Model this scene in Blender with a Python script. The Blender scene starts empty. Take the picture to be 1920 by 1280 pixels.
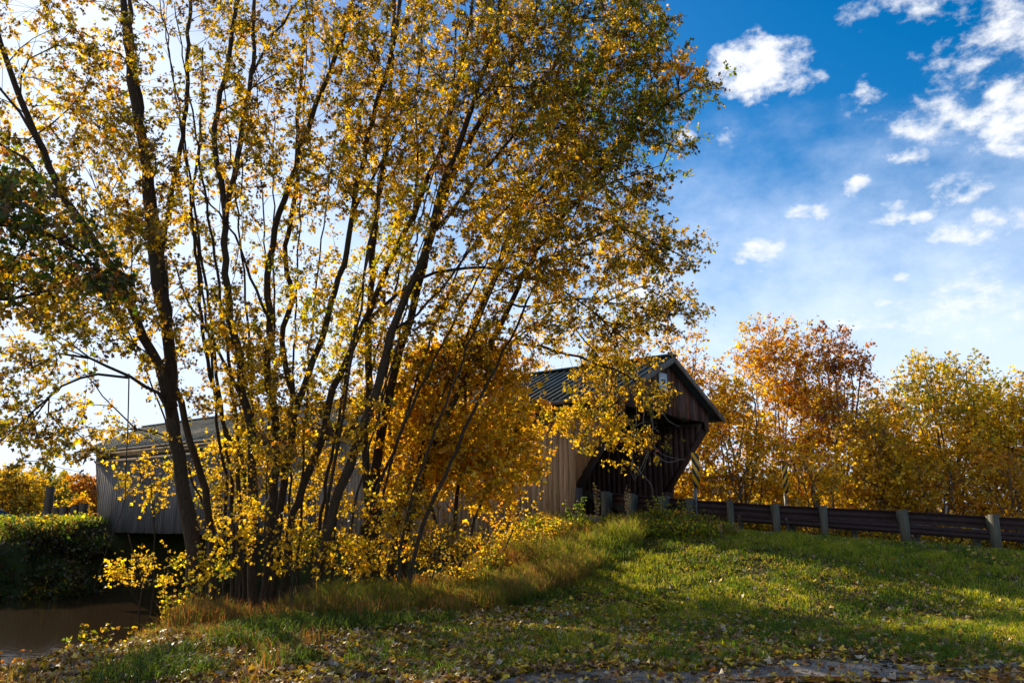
import bpy, math, random
import numpy as np
from mathutils import kdtree
rng = np.random.default_rng(7)
random.seed(7)
R = math.radians
sc = bpy.context.scene
COL = sc.collection

# ------------------------------------------------------------------ helpers
EZ = 0.1                      # eye height above the bridge floor level (z = 0)
F = 1500.0 / 1920.0           # focal length in picture widths
PITCH = math.atan((968 - 640) / 1500.0)
cp, sp = math.cos(PITCH), math.sin(PITCH)

def at(px, py, Y):
    """world point on the sight line of a photo pixel at ground distance Y"""
    a = (px - 960) / 1500.0; b = (640 - py) / 1500.0
    dy = cp - b * sp; dz = sp + b * cp
    t = Y / dy
    return np.array([a * t, Y, EZ + dz * t])

def link(o, parent=None):
    COL.objects.link(o)
    if parent is not None: o.parent = parent
    return o

def tag(o, label=None, cat=None, group=None, kind=None):
    if label: o['label'] = label
    if cat: o['category'] = cat
    if group: o['group'] = group
    if kind: o['kind'] = kind
    return o

def empty(name, loc=(0, 0, 0), rz=0):
    o = bpy.data.objects.new(name, None)
    o.empty_display_size = 0.2
    o.location = loc; o.rotation_euler = (0, 0, rz)
    return link(o)

def mesh_np(name, V, Fc, mat=None, parent=None, tint=None, smooth=False):
    """V (n,3); Fc (m,k) faces of equal size, or list of such arrays; tint (n,3)"""
    if not isinstance(Fc, (list, tuple)): Fc = [Fc]
    Fc = [f for f in Fc if len(f)]
    me = bpy.data.meshes.new(name)
    V = np.asarray(V, dtype=np.float32)
    me.vertices.add(len(V)); me.vertices.foreach_set('co', V.ravel())
    loops = np.concatenate([f.ravel() for f in Fc]).astype(np.int32)
    sizes = np.concatenate([np.full(len(f), f.shape[1]) for f in Fc]).astype(np.int32)
    starts = np.concatenate([[0], np.cumsum(sizes)[:-1]]).astype(np.int32)
    me.loops.add(len(loops)); me.loops.foreach_set('vertex_index', loops)
    me.polygons.add(len(sizes)); me.polygons.foreach_set('loop_start', starts)
    me.polygons.foreach_set('loop_total', sizes)
    if tint is not None:
        a = me.attributes.new('tint', 'FLOAT_COLOR', 'POINT')
        c = np.ones((len(V), 4), dtype=np.float32); c[:, :3] = tint
        a.data.foreach_set('color', c.ravel())
    me.update(calc_edges=True)
    if smooth: me.polygons.foreach_set('use_smooth', np.ones(len(sizes), dtype=bool))
    if mat: me.materials.append(mat)
    return link(bpy.data.objects.new(name, me), parent)

class MB:
    """collects boxes, bars, tubes and prisms into one mesh"""
    def __init__(s): s.v = []; s.f = {}; s.t = []; s.n = 0; s.col = (1, 1, 1)
    def add(s, V, faces):
        V = np.asarray(V, float)
        for f in faces: s.f.setdefault(len(f), []).append([i + s.n for i in f])
        s.v.append(V); s.t.append(np.tile(s.col, (len(V), 1))); s.n += len(V)
    def hexa(s, P):
        s.add(P, [(0, 3, 2, 1), (4, 5, 6, 7), (0, 1, 5, 4), (1, 2, 6, 5), (2, 3, 7, 6), (3, 0, 4, 7)])
    def box(s, a, b):
        (x0, y0, z0), (x1, y1, z1) = a, b
        s.hexa([(x0, y0, z0), (x1, y0, z0), (x1, y1, z0), (x0, y1, z0), (x0, y0, z1), (x1, y0, z1), (x1, y1, z1), (x0, y1, z1)])
    def bar(s, p, q, w, h, up=(0, 0, 1)):
        p = np.array(p, float); q = np.array(q, float); d = q - p; d /= np.linalg.norm(d)
        u = np.array(up, float); r = np.cross(d, u)
        if np.linalg.norm(r) < 1e-4: r = np.cross(d, (1, 0, 0))
        r /= np.linalg.norm(r); u = np.cross(r, d)
        c = [-r * w / 2 - u * h / 2, r * w / 2 - u * h / 2, r * w / 2 + u * h / 2, -r * w / 2 + u * h / 2]
        s.hexa([p + k for k in c] + [q + k for k in c])
    def prism(s, poly, y0, y1):
        """polygon in (x,z), extruded along y"""
        n = len(poly)
        V = [(x, y0, z) for x, z in poly] + [(x, y1, z) for x, z in poly]
        s.add(V, [tuple(range(n)), tuple(range(2 * n - 1, n - 1, -1))] + [(i, i + n, (i + 1) % n + n, (i + 1) % n) for i in range(n)])
    def tube(s, pts, rad, n=6, cap=True):
        pts = np.asarray(pts, float); m = len(pts)
        if np.isscalar(rad): rad = [rad] * m
        ring = []; ref = np.array([0.31, 0.9, 0.2])
        for i in range(m):
            d = pts[min(i + 1, m - 1)] - pts[max(i - 1, 0)]; d = d / (np.linalg.norm(d) + 1e-9)
            a = np.cross(d, ref)
            if np.linalg.norm(a) < .05: a = np.cross(d, (1, 0, 0))
            a /= np.linalg.norm(a); b = np.cross(d, a)
            ring += [pts[i] + rad[i] * (math.cos(t) * a + math.sin(t) * b) for t in np.arange(n) * 2 * math.pi / n]
        fs = [(i * n + j, i * n + (j + 1) % n, (i + 1) * n + (j + 1) % n, (i + 1) * n + j) for i in range(m - 1) for j in range(n)]
        if cap: fs += [tuple(range(n - 1, -1, -1)), tuple((m - 1) * n + j for j in range(n))]
        s.add(ring, fs)
    def build(s, name, mat, parent=None, tint=False, smooth=False):
        V = np.concatenate(s.v); T = np.concatenate(s.t)
        return mesh_np(name, V, [np.array(f) for f in s.f.values()], mat, parent, T if tint else None, smooth)

# ------------------------------------------------------------------ materials
def newmat(name):
    m = bpy.data.materials.new(name); m.use_nodes = True
    nt = m.node_tree; nt.nodes.clear()
    out = nt.nodes.new('ShaderNodeOutputMaterial')
    return m, nt, out
def N(nt, t, **kw):
    n = nt.nodes.new('ShaderNode' + t)
    for k, v in kw.items():
        if k in n.inputs.keys() if isinstance(k, str) else False: n.inputs[k].default_value = v
        else: setattr(n, k, v)
    return n
def L(nt, a, b): nt.links.new(a, b)
def ramp(nt, fac, stops):
    r = nt.nodes.new('ShaderNodeValToRGB')
    e = r.color_ramp.elements
    while len(e) < len(stops): e.new(0.5)
    for i, (p, c) in enumerate(stops): e[i].position = p; e[i].color = (*c, 1)
    L(nt, fac, r.inputs[0]); return r.outputs[0]
def noise(nt, vec, scale, detail=4, rough=.55):
    n = nt.nodes.new('ShaderNodeTexNoise'); n.inputs['Scale'].default_value = scale
    n.inputs['Detail'].default_value = detail; n.inputs['Roughness'].default_value = rough
    if vec is not None: L(nt, vec, n.inputs['Vector'])
    return n.outputs[0]
def coords(nt, scale=(1, 1, 1), which='Object'):
    tc = nt.nodes.new('ShaderNodeTexCoord'); mp = nt.nodes.new('ShaderNodeMapping')
    mp.inputs['Scale'].default_value = scale; L(nt, tc.outputs[which], mp.inputs[0]); return mp.outputs[0]
def mixc(nt, a, b, fac, mode='MIX'):
    m = nt.nodes.new('ShaderNodeMix'); m.data_type = 'RGBA'; m.blend_type = mode
    for sock, v in ((m.inputs[0], fac), (m.inputs[6], a), (m.inputs[7], b)):
        if isinstance(v, (int, float)): sock.default_value = v
        elif isinstance(v, tuple): sock.default_value = (*v, 1)
        else: L(nt, v, sock)
    return m.outputs[2]
def bump(nt, h, strength=.5, dist=.02):
    b = nt.nodes.new('ShaderNodeBump'); b.inputs['Strength'].default_value = strength
    b.inputs['Distance'].default_value = dist; L(nt, h, b.inputs['Height']); return b.outputs[0]
def princ(nt, out, col, rough=.8, nrm=None, metal=0, spec=.3):
    p = nt.nodes.new('ShaderNodeBsdfPrincipled')
    if isinstance(col, tuple): p.inputs['Base Color'].default_value = (*col, 1)
    else: L(nt, col, p.inputs['Base Color'])
    if isinstance(rough, (int, float)): p.inputs['Roughness'].default_value = rough
    else: L(nt, rough, p.inputs['Roughness'])
    p.inputs['Metallic'].default_value = metal; p.inputs['Specular IOR Level'].default_value = spec
    if nrm: L(nt, nrm, p.inputs['Normal'])
    L(nt, p.outputs[0], out.inputs[0]); return p

def leaf_mat(name, trans=.5, gloss=.06, boost=1.5):
    m, nt, out = newmat(name)
    a = nt.nodes.new('ShaderNodeAttribute'); a.attribute_name = 'tint'
    v = noise(nt, coords(nt), 38, 2)
    c = mixc(nt, a.outputs[0], mixc(nt, a.outputs[0], (.55, .5, .45), 1.0, 'MULTIPLY'), ramp(nt, v, [(.45, (0, 0, 0)), (.62, (1, 1, 1))]))
    d = nt.nodes.new('ShaderNodeBsdfDiffuse'); L(nt, c, d.inputs[0])
    t = nt.nodes.new('ShaderNodeBsdfTranslucent')
    cb = mixc(nt, c, (boost, boost * .92, boost * .5), 1.0, 'MULTIPLY'); L(nt, cb, t.inputs[0])
    g = nt.nodes.new('ShaderNodeBsdfGlossy'); g.inputs['Roughness'].default_value = .38
    g.inputs[0].default_value = (.9, .9, .9, 1)
    m1 = nt.nodes.new('ShaderNodeMixShader'); m1.inputs[0].default_value = trans
    L(nt, d.outputs[0], m1.inputs[1]); L(nt, t.outputs[0], m1.inputs[2])
    m2 = nt.nodes.new('ShaderNodeMixShader'); m2.inputs[0].default_value = gloss
    L(nt, m1.outputs[0], m2.inputs[1]); L(nt, g.outputs[0], m2.inputs[2])
    L(nt, m2.outputs[0], out.inputs[0]); return m

M = {}
M['leaf'] = leaf_mat('autumn_leaf', .62, .025, 1.75)
M['grass'] = leaf_mat('grass_blade', .55, .012, 2.2)
M['litter'] = leaf_mat('fallen_leaf', .25, .04, 1.2)

def bark(name, c0, c1):
    m, nt, out = newmat(name)
    co = coords(nt, (6, 6, 1.3))
    n1 = noise(nt, co, 5, 8, .7)
    n2 = noise(nt, coords(nt), 1.2, 3)
    c = mixc(nt, ramp(nt, n1, [(.3, c0), (.7, c1)]), (.055, .07, .02), ramp(nt, n2, [(.56, (0, 0, 0)), (.75, (.6, .6, .6))]))
    princ(nt, out, c, .9, bump(nt, n1, .9, .03)); return m
M['bark'] = bark('maple_bark', (.014, .008, .004), (.075, .045, .022))
M['bark_bg'] = bark('shrub_bark', (.05, .038, .028), (.16, .12, .085))
M['twig'] = bark('twig_bark', (.02, .013, .008), (.07, .045, .028))
m, nt, out = newmat('vine_bark'); princ(nt, out, ramp(nt, noise(nt, coords(nt), 9), [(.3, (.1, .085, .07)), (.7, (.28, .25, .21))]), .85); M['vine'] = m

def wood(name, cols, streak=(.9, .9, .9), tint=True, bscale=1, spec=.25):
    """weathered boards: grain along z, per board tint"""
    m, nt, out = newmat(name)
    g = noise(nt, coords(nt, (30, 30, 1.1)), 1.6, 8, .65)
    big = noise(nt, coords(nt, (1, 1, .25)), 1.1, 5, .6)
    knot = noise(nt, coords(nt, (5, 5, 2.2)), 2.2, 3)
    c = ramp(nt, g, [(.28, cols[0]), (.5, cols[1]), (.75, cols[2])])
    c = mixc(nt, c, mixc(nt, c, (.5, .46, .42), 1.0, 'MULTIPLY'), ramp(nt, big, [(.42, (0, 0, 0)), (.68, (.8, .8, .8))]))
    c = mixc(nt, c, (.03, .02, .012), ramp(nt, knot, [(.72, (0, 0, 0)), (.78, (.8, .8, .8))]))
    if tint:
        a = nt.nodes.new('ShaderNodeAttribute'); a.attribute_name = 'tint'
        c = mixc(nt, c, a.outputs[0], 1.0, 'MULTIPLY')
    princ(nt, out, c, .85, bump(nt, g, .6 * bscale, .008), 0, spec); return m
M['siding'] = wood('weathered_siding', [(.07, .055, .045), (.2, .165, .135), (.34, .29, .24)])
M['red_wood'] = wood('dark_red_boards', [(.03, .016, .012), (.095, .05, .037), (.24, .14, .105)])
M['timber'] = wood('aged_timber', [(.03, .022, .016), (.09, .068, .05), (.17, .135, .1)])
M['post'] = wood('treated_post_wood', [(.035, .034, .025), (.085, .08, .058), (.17, .16, .115)], tint=False)
M['darkpost'] = wood('dark_post_wood', [(.03, .022, .015), (.09, .065, .045), (.16, .12, .085)], tint=False)

m, nt, out = newmat('green_roof_metal')
n1 = noise(nt, coords(nt, (1, .5, .5)), 1.6, 6)
p = princ(nt, out, ramp(nt, n1, [(.3, (.045, .06, .058)), (.7, (.09, .112, .11))]), ramp(nt, n1, [(.3, (.6, .6, .6)), (.7, (.8, .8, .8))]), None, 0, .12)
M['roof'] = m
m, nt, out = newmat('rusty_steel')
n1 = noise(nt, coords(nt), 7, 8, .7)
princ(nt, out, ramp(nt, n1, [(.3, (.018, .009, .008)), (.6, (.04, .018, .014)), (.8, (.08, .037, .024))]), .65, bump(nt, n1, .3, .005), .3, .35)
M['rust'] = m
m, nt, out = newmat('concrete')
n1 = noise(nt, coords(nt), 1.3, 8, .65); n2 = noise(nt, coords(nt), 30, 3)
c = ramp(nt, n1, [(.3, (.12, .115, .095)), (.55, (.27, .26, .23)), (.75, (.36, .35, .32))])
c = mixc(nt, c, (.06, .07, .025), ramp(nt, noise(nt, coords(nt), 2.6, 6), [(.5, (0, 0, 0)), (.66, (.8, .8, .8))]))
princ(nt, out, c, .92, bump(nt, n2, .4, .01)); M['concrete'] = m
m, nt, out = newmat('mossy_stone')
br = nt.nodes.new('ShaderNodeTexBrick'); br.inputs['Scale'].default_value = 1.6; br.inputs['Mortar Size'].default_value = .02
tc = nt.nodes.new('ShaderNodeTexCoord'); mp = nt.nodes.new('ShaderNodeMapping'); mp.inputs['Rotation'].default_value = (R(90), 0, 0)
L(nt, tc.outputs['Object'], mp.inputs[0]); L(nt, mp.outputs[0], br.inputs[0])
br.inputs['Color1'].default_value = (.10, .09, .07, 1); br.inputs['Color2'].default_value = (.05, .047, .035, 1); br.inputs['Mortar'].default_value = (.02, .02, .015, 1)
princ(nt, out, mixc(nt, br.outputs[0], (.03, .04, .012), ramp(nt, noise(nt, coords(nt), 2, 6), [(.45, (0, 0, 0)), (.65, (.8, .8, .8))])), .95, bump(nt, noise(nt, coords(nt), 6, 6), .6, .03))
M['stone'] = m
def plain(name, col, rough=.5, metal=0, spec=.4, var=.15):
    m, nt, out = newmat(name)
    n1 = noise(nt, coords(nt), 9, 5)
    c0 = tuple(x * (1 - var) for x in col); c1 = tuple(min(1, x * (1 + var)) for x in col)
    princ(nt, out, ramp(nt, n1, [(.35, c0), (.65, c1)]), rough, None, metal, spec); return m
M['white'] = plain('white_paint', (.75, .76, .76), .5)
M['greytext'] = plain('grey_lettering', (.12, .12, .13), .6)
M['yellow'] = plain('yellow_sheeting', (.78, .36, .01), .35, var=.06)
M['black'] = plain('black_sheeting', (.012, .012, .012), .4)
M['galv'] = plain('galvanised_steel', (.15, .155, .155), .5, .5)
M['carpaint'] = plain('dark_blue_car_paint', (.05, .06, .09), .22, .3, .6, .05)
M['glass'] = plain('dark_glass', (.02, .025, .03), .06, 0, .8)
M['rubber'] = plain('tyre_rubber', (.02, .02, .02), .8)
M['chrome'] = plain('bright_metal', (.7, .7, .72), .25, .9)
M['lamp'] = plain('headlamp_lens', (.7, .72, .75), .1)
m, nt, out = newmat('asphalt')
n1 = noise(nt, coords(nt), 60, 3); n2 = noise(nt, coords(nt), .7, 5)
c = mixc(nt, ramp(nt, n1, [(.3, (.035, .035, .035)), (.7, (.075, .073, .07))]), (.12, .11, .095), ramp(nt, n2, [(.5, (0, 0, 0)), (.7, (.5, .5, .5))]))
princ(nt, out, c, .9, bump(nt, n1, .4, .005)); M['asphalt'] = m
m, nt, out = newmat('paint_line'); princ(nt, out, ramp(nt, noise(nt, coords(nt), 12, 5), [(.35, (.35, .34, .32)), (.6, (.75, .74, .7))]), .6); M['line'] = m
# soil
m, nt, out = newmat('soil_and_thatch')
n1 = noise(nt, coords(nt), 5, 8, .7); n2 = noise(nt, coords(nt), .35, 4); n3 = noise(nt, coords(nt), 40, 4, .7)
c = ramp(nt, n1, [(.3, (.018, .015, .008)), (.5, (.04, .034, .014)), (.7, (.05, .06, .016))])
c = mixc(nt, c, (.075, .05, .025), ramp(nt, n3, [(.52, (0, 0, 0)), (.66, (.8, .8, .8))]))
c = mixc(nt, c, (.04, .07, .012), ramp(nt, n2, [(.45, (0, 0, 0)), (.62, (.6, .6, .6))]))
princ(nt, out, c, .95, bump(nt, n3, .8, .03), spec=.1); M['soil'] = m
# gravel track
m, nt, out = newmat('dirt_track')
n1 = noise(nt, coords(nt), 45, 6, .75); n2 = noise(nt, coords(nt, (.5, 1.6, 1)), 1.4, 6, .6)
c = ramp(nt, n1, [(.3, (.07, .06, .05)), (.5, (.2, .175, .145)), (.72, (.38, .33, .28))])
wet = ramp(nt, n2, [(.42, (1, 1, 1)), (.58, (0, 0, 0))])
c = mixc(nt, c, mixc(nt, c, (.3, .3, .33), 1.0, 'MULTIPLY'), wet)
princ(nt, out, c, ramp(nt, n2, [(.42, (.28, .28, .28)), (.58, (.9, .9, .9))]), bump(nt, n1, .6, .012)); M['dirt'] = m
m, nt, out = newmat('puddle_water')
princ(nt, out, (.02, .018, .012), .03, bump(nt, noise(nt, coords(nt), 9, 3), .06, .01), 0, .6); M['puddle'] = m
m, nt, out = newmat('river_water')
princ(nt, out, (.028, .016, .008), .07, bump(nt, noise(nt, coords(nt, (1, 2.2, 1)), 2.2, 4), .12, .05), 0, .5); M['water'] = m
m, nt, out = newmat('hazy_hill_forest')
n1 = noise(nt, coords(nt), .03, 8, .7)
princ(nt, out, ramp(nt, n1, [(.35, (.06, .075, .1)), (.65, (.12, .1, .1))]), 1.0, None, 0, 0); M['hill'] = m  # blue of the distance haze is mixed into the forest colour

# ------------------------------------------------------------------ layout and terrain
AXD = np.array([.784, -.621, 0]); PRD = np.array([.621, .784, 0]); A0 = np.array([1.8, 23.6, 0])
BW, BL = 6.0, 29.5
def bl(x, y, z=0): return A0 + AXD * x + PRD * y + np.array([0, 0, z])
pn = bl(0, BW / 2); pf = bl(-BL, BW / 2)
ROAD_N = np.array([pn[:2], (6.4, 24.6), (8.5, 23.85), (11, 23.5), (16, 23.3), (40, 22.5), (160, 14)])
ROAD_F = np.array([pf[:2], (-27, 50.2), (-38, 57.5), (-60, 66), (-160, 90)])
RIV = np.array([(-19, -60), (-16.1, 6), (-16.4, 17), (-9.8, 31), (0, 43), (14, 61), (60, 118)], float)
RHW = np.array([9.5, 9.3, 10.0, 12.6, 12.6, 13, 15])

def pl_dist(x, y, PL, W=None):
    best = np.full(x.shape, 1e9); w = np.zeros(x.shape)
    for i in range(len(PL) - 1):
        a, b = PL[i], PL[i + 1]; d = b - a; l2 = (d ** 2).sum()
        t = np.clip(((x - a[0]) * d[0] + (y - a[1]) * d[1]) / l2, 0, 1)
        dd = np.hypot(x - a[0] - t * d[0], y - a[1] - t * d[1])
        if W is not None: dd = dd - (W[i] * (1 - t) + W[i + 1] * t)
        m_ = dd < best; best = np.where(m_, dd, best); w = np.where(m_, i + t, w)
    return best, w
def sst(a, b, x): t = np.clip((x - a) / (b - a), 0, 1); return t * t * (3 - 2 * t)
def roadz(x): return np.where(x > -8, -np.minimum(np.maximum(x - 2.6, 0) * .072, 1.5), -np.minimum(np.maximum(-22 - x, 0) * .028, 1.1))
def wig(x, y):
    return (np.sin(x * .9 + 1.3 * np.sin(y * .53)) * .5 + np.sin(y * 1.3 + 1.7 * np.sin(x * .71)) * .35 + np.sin(x * 2.9 + y * 1.7) * .18 + np.sin(x * 1.9 - y * 3.3 + 1) * .18)
WATER_Z = -3.4
def gz(x, y):
    x = np.asarray(x, float); y = np.asarray(y, float)
    left = x < (-22.0 + (y - 40) * .4)
    base = np.where(left, -1.45, -1.5) + .035 * wig(x, y) * sst(8.6, 10.5, y)
    dn, _ = pl_dist(x, y, ROAD_N); df, _ = pl_dist(x, y, ROAD_F)
    d = np.minimum(dn, df)
    rz = roadz(x) - .06
    far = y > 26
    t = sst(3.6, np.where(far, 9., 11.5), d)
    shelf = np.where(far & ~left, -1.0, base)
    h = rz * (1 - t) + shelf * t + .02 * wig(x * 1.7, y * 1.7) * sst(3.4, 4.5, d)
    h = np.where(d < 3.3, rz - .05, h)
    dr, _ = pl_dist(x, y, RIV, RHW)
    dr = dr + .35 * wig(x * .8, y * .8)
    k = sst(-1.0, 1.9, dr)
    rough = .12 * wig(x * 2.1, y * 2.3) * np.exp(-((dr - .8) / 1.6) ** 2)
    h = h * k + (-4.8) * (1 - k) + rough
    rr = np.hypot(x, y - 16)
    return h + np.clip((rr - 160) / 1200, 0, 1) * 6

n = 420; k = 7.0; S = 1600 / math.sinh(k)
u = np.sinh(np.linspace(-k, k, n)) * S
gx, gy = np.meshgrid(u + 1, u + 15)
Z = gz(gx, gy)
V = np.stack([gx.ravel(), gy.ravel(), Z.ravel()], 1)
I = np.arange(n * n).reshape(n, n)
Q = np.stack([I[:-1, :-1].ravel(), I[:-1, 1:].ravel(), I[1:, 1:].ravel(), I[1:, :-1].ravel()], 1)
tag(mesh_np('ground', V, Q, M['soil'], smooth=True), 'grassy river bank and field under fallen leaves', 'ground', kind='structure')
# river
cx = RIV; wl = []
for i in range(len(cx)):
    d = cx[min(i + 1, len(cx) - 1)] - cx[max(i - 1, 0)]; d = d / np.hypot(*d); nn = np.array([-d[1], d[0]])
    wl += [(*(cx[i] + nn * (RHW[i] + 4)), WATER_Z), (*(cx[i] - nn * (RHW[i] + 4)), WATER_Z)]
tag(mesh_np('river_water', wl, np.array([(2 * i, 2 * i + 1, 2 * i + 3, 2 * i + 2) for i in range(len(cx) - 1)]), M['water']), 'dark brown slow river under the covered bridge', 'river', kind='structure')

# roads
def ribbon(PL, o0, o1, dz, name, mat, parent=None, step=.5):
    seg = np.hypot(*np.diff(PL, axis=0).T); s = np.concatenate([[0], np.cumsum(seg)])
    t = np.linspace(0, s[-1], int(s[-1] / step)); X = np.interp(t, s, PL[:, 0]); Y = np.interp(t, s, PL[:, 1])
    for _ in range(6):
        X[1:-1] = (X[:-2] + X[1:-1] * 2 + X[2:]) / 4; Y[1:-1] = (Y[:-2] + Y[1:-1] * 2 + Y[2:]) / 4
    dx, dy = np.gradient(X), np.gradient(Y); l = np.hypot(dx, dy); nx, ny = -dy / l, dx / l
    V = []
    for o in (o0, o1):
        V.append(np.stack([X + nx * o, Y + ny * o, roadz(X) + dz], 1))
    m_ = len(X); V = np.concatenate(V)
    return mesh_np(name, V, np.array([(i, i + 1, m_ + i + 1, m_ + i) for i in range(m_ - 1)]), mat, parent)
tag(ribbon(ROAD_N, -2.9, 2.9, -.045, 'road', M['asphalt']), 'grey road leaving the covered bridge behind the guardrail', 'road', kind='structure')
tag(ribbon(ROAD_F, -2.9, 2.9, -.045, 'road', M['asphalt']), 'road on the far bank beyond the bridge', 'road', kind='structure')
for nm, PL, o in (('road_edge_line', ROAD_N, -2.6), ('road_edge_line', ROAD_N, 2.5)):
    tag(ribbon(PL, o, o + .12, -.04, nm, M['line']), 'white painted edge line on the road by the %s guardrail' % ('near' if o < 0 else 'far'), 'road marking', kind='structure')

# dirt track and puddle at the bottom edge
def track_edge(x): return 8.6 + .25 * np.clip(x, -1, 3.4) + .16 * np.sin(x * 2.3) + .07 * np.sin(x * 6.1 + 1) + .1 * np.sin(x * 1.1)
xs = np.arange(-3, 16, .08); ys = np.arange(4.5, 9.8, .08)
gx, gy = np.meshgrid(xs, ys); I = np.arange(gx.size).reshape(gx.shape)
ok = gy[:-1, :-1] < track_edge(gx[:-1, :-1]) + .05 * np.sin(gx[:-1, :-1] * 31)
Q = np.stack([I[:-1, :-1], I[:-1, 1:], I[1:, 1:], I[1:, :-1]], -1)[ok]
mesh = mesh_np('dirt_path', np.stack([gx.ravel(), gy.ravel(), gz(gx.ravel(), gy.ravel()) + .014], 1), Q, M['dirt'])
tag(mesh, 'pale muddy dirt track strewn with leaves along the bottom edge', 'path', kind='structure')
th = np.linspace(0, 2 * math.pi, 64, endpoint=False)
rr = 1 + .14 * np.sin(3 * th + 1) + .1 * np.sin(5 * th) + .05 * np.sin(11 * th)
for cx_, cy_, ra, rb, lab in ((6.0, 8.72, 2.0, .42, 'shallow muddy puddle at the edge of the dirt track'), (3.1, 8.5, .9, .14, 'small narrow wet pool on the dirt track')):
    V = np.stack([cx_ + ra * rr * np.cos(th), cy_ + rb * rr * np.sin(th), np.full(64, -1.5 + .024)], 1)
    V = np.concatenate([V, [[cx_, cy_, -1.476]]])
    tag(mesh_np('puddle', V, np.array([(i, (i + 1) % 64, 64) for i in range(64)]), M['puddle']), lab, 'puddle', kind='structure')

# distant hill
hx = np.linspace(-1400, 900, 120); hh = 60 + 28 * np.sin(hx * .004 + 1) + 12 * np.sin(hx * .013) + 5 * np.sin(hx * .05)
V = []; 
for j, (dy_, fz) in enumerate(((0, 0), (70, .55), (150, 1), (300, 0))):
    V.append(np.stack([hx, 1300 + dy_ + hx * .1, -2 + hh * fz], 1))
V = np.concatenate(V); m_ = len(hx)
tag(mesh_np('hills', V, np.array([(j * m_ + i, j * m_ + i + 1, (j + 1) * m_ + i + 1, (j + 1) * m_ + i) for j in range(3) for i in range(m_ - 1)]), M['hill'], smooth=True), 'low wooded hill on the horizon, coloured bluish for haze', 'hill', kind='structure')

# ------------------------------------------------------------------ covered bridge
root = empty('covered_bridge', tuple(A0), math.atan2(AXD[1], AXD[0]))
tag(root, 'weathered wooden covered bridge with flared portal and green metal roof', 'covered bridge')
EA, RI = 3.42, 5.05; PITCHR = (RI - EA) / (BW / 2 + .55)
XN, XF = 1.85, -31.3
STX, STZ = 0.0, .95                      # where the slanted jamb starts
TX, TZ = 1.5, 2.95                       # where it ends under the eave
def jamb_z(x):  # lower edge of the flared siding at near end
    return STZ + (x - STX) * (TZ - STZ) / (TX - STX)
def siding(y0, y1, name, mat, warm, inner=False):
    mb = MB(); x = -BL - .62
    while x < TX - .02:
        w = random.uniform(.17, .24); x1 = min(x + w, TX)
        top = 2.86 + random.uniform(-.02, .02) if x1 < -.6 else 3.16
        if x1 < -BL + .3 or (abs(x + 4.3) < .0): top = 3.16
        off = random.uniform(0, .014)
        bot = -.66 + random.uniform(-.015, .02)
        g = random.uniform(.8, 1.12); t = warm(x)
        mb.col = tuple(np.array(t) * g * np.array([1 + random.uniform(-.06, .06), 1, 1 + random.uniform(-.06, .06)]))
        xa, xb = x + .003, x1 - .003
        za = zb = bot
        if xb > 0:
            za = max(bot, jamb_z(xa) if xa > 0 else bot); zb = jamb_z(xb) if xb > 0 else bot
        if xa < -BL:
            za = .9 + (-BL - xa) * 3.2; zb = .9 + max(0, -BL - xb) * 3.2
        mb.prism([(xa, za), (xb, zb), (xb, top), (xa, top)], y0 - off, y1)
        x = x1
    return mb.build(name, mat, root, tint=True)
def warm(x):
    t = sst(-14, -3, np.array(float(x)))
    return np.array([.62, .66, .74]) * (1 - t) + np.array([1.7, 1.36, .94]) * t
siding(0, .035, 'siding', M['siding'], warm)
siding(BW - .035 + .0, BW, 'siding', M['red_wood'], lambda x: np.array([1, 1, 1.]))
# rails under the eave opening, top plate, posts in the opening
mb = MB()
for (y0, y1) in ((-.05, -.016), (BW + .002, BW + .04)):
    mb.col = (.95, .95, .95); mb.box((-BL - .5, y0, 2.80), (-.6, y1, 2.93))
    mb.box((-BL - .6, y0, 3.17), (TX, y1, 3.33))
mb.build('eave_rail', M['siding'], root, tint=True)
mb = MB(); mb.col = (.8, .8, .8)
for y in (.25, BW - .25):
    mb.bar((-BL - .55, y, 3.12), (TX - .1, y, 3.12), .3, .25)
    mb.bar((-BL, y, -.3), (-.1, y, -.3), .3, .5)
    xx = -BL + 1
    while xx < -1:
        mb.bar((xx, y, -.3), (xx, y, 3.05), .26, .26, (1, 0, 0))
        if xx + 3 < 0: mb.bar((xx + .15, y + .01, 0), (xx + 2.7, y + .01, 3.0), .14, .2, (1, 0, 0))
        xx += 3.0
for x in np.arange(-BL + .2, 0, 1.5): mb.bar((x, .1, -.42), (x, BW - .1, -.42), .2, .28)
for x in np.arange(-BL, 1.4, 1.5): mb.bar((x, .1, 3.3), (x, BW - .1, 3.3), .18, .2)
mb.build('truss', M['timber'], root, tint=True)
for y in (.52, BW - .52):     # pair of long arches
    mb = MB()
    P = [(-BL + .3 + (BL - .6) * t, y, -.2 + 3.1 * (1 - (2 * t - 1) ** 2)) for t in np.linspace(0, 1, 25)]
    for a, b in zip(P[:-1], P[1:]): mb.col = (.8, .8, .8); mb.bar(a, b, .18, .26)
    mb.build('arch', M['timber'], root, tint=True)
mb = MB()
x = -BL
while x < 0.3:
    mb.col = (random.uniform(.7, 1.1),) * 3; mb.box((x, .06, -.14), (x + .24, BW - .06, -.06 + random.uniform(-.004, .004))); x += .25
mb.build('floor_deck', M['timber'], root, tint=True)
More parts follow.
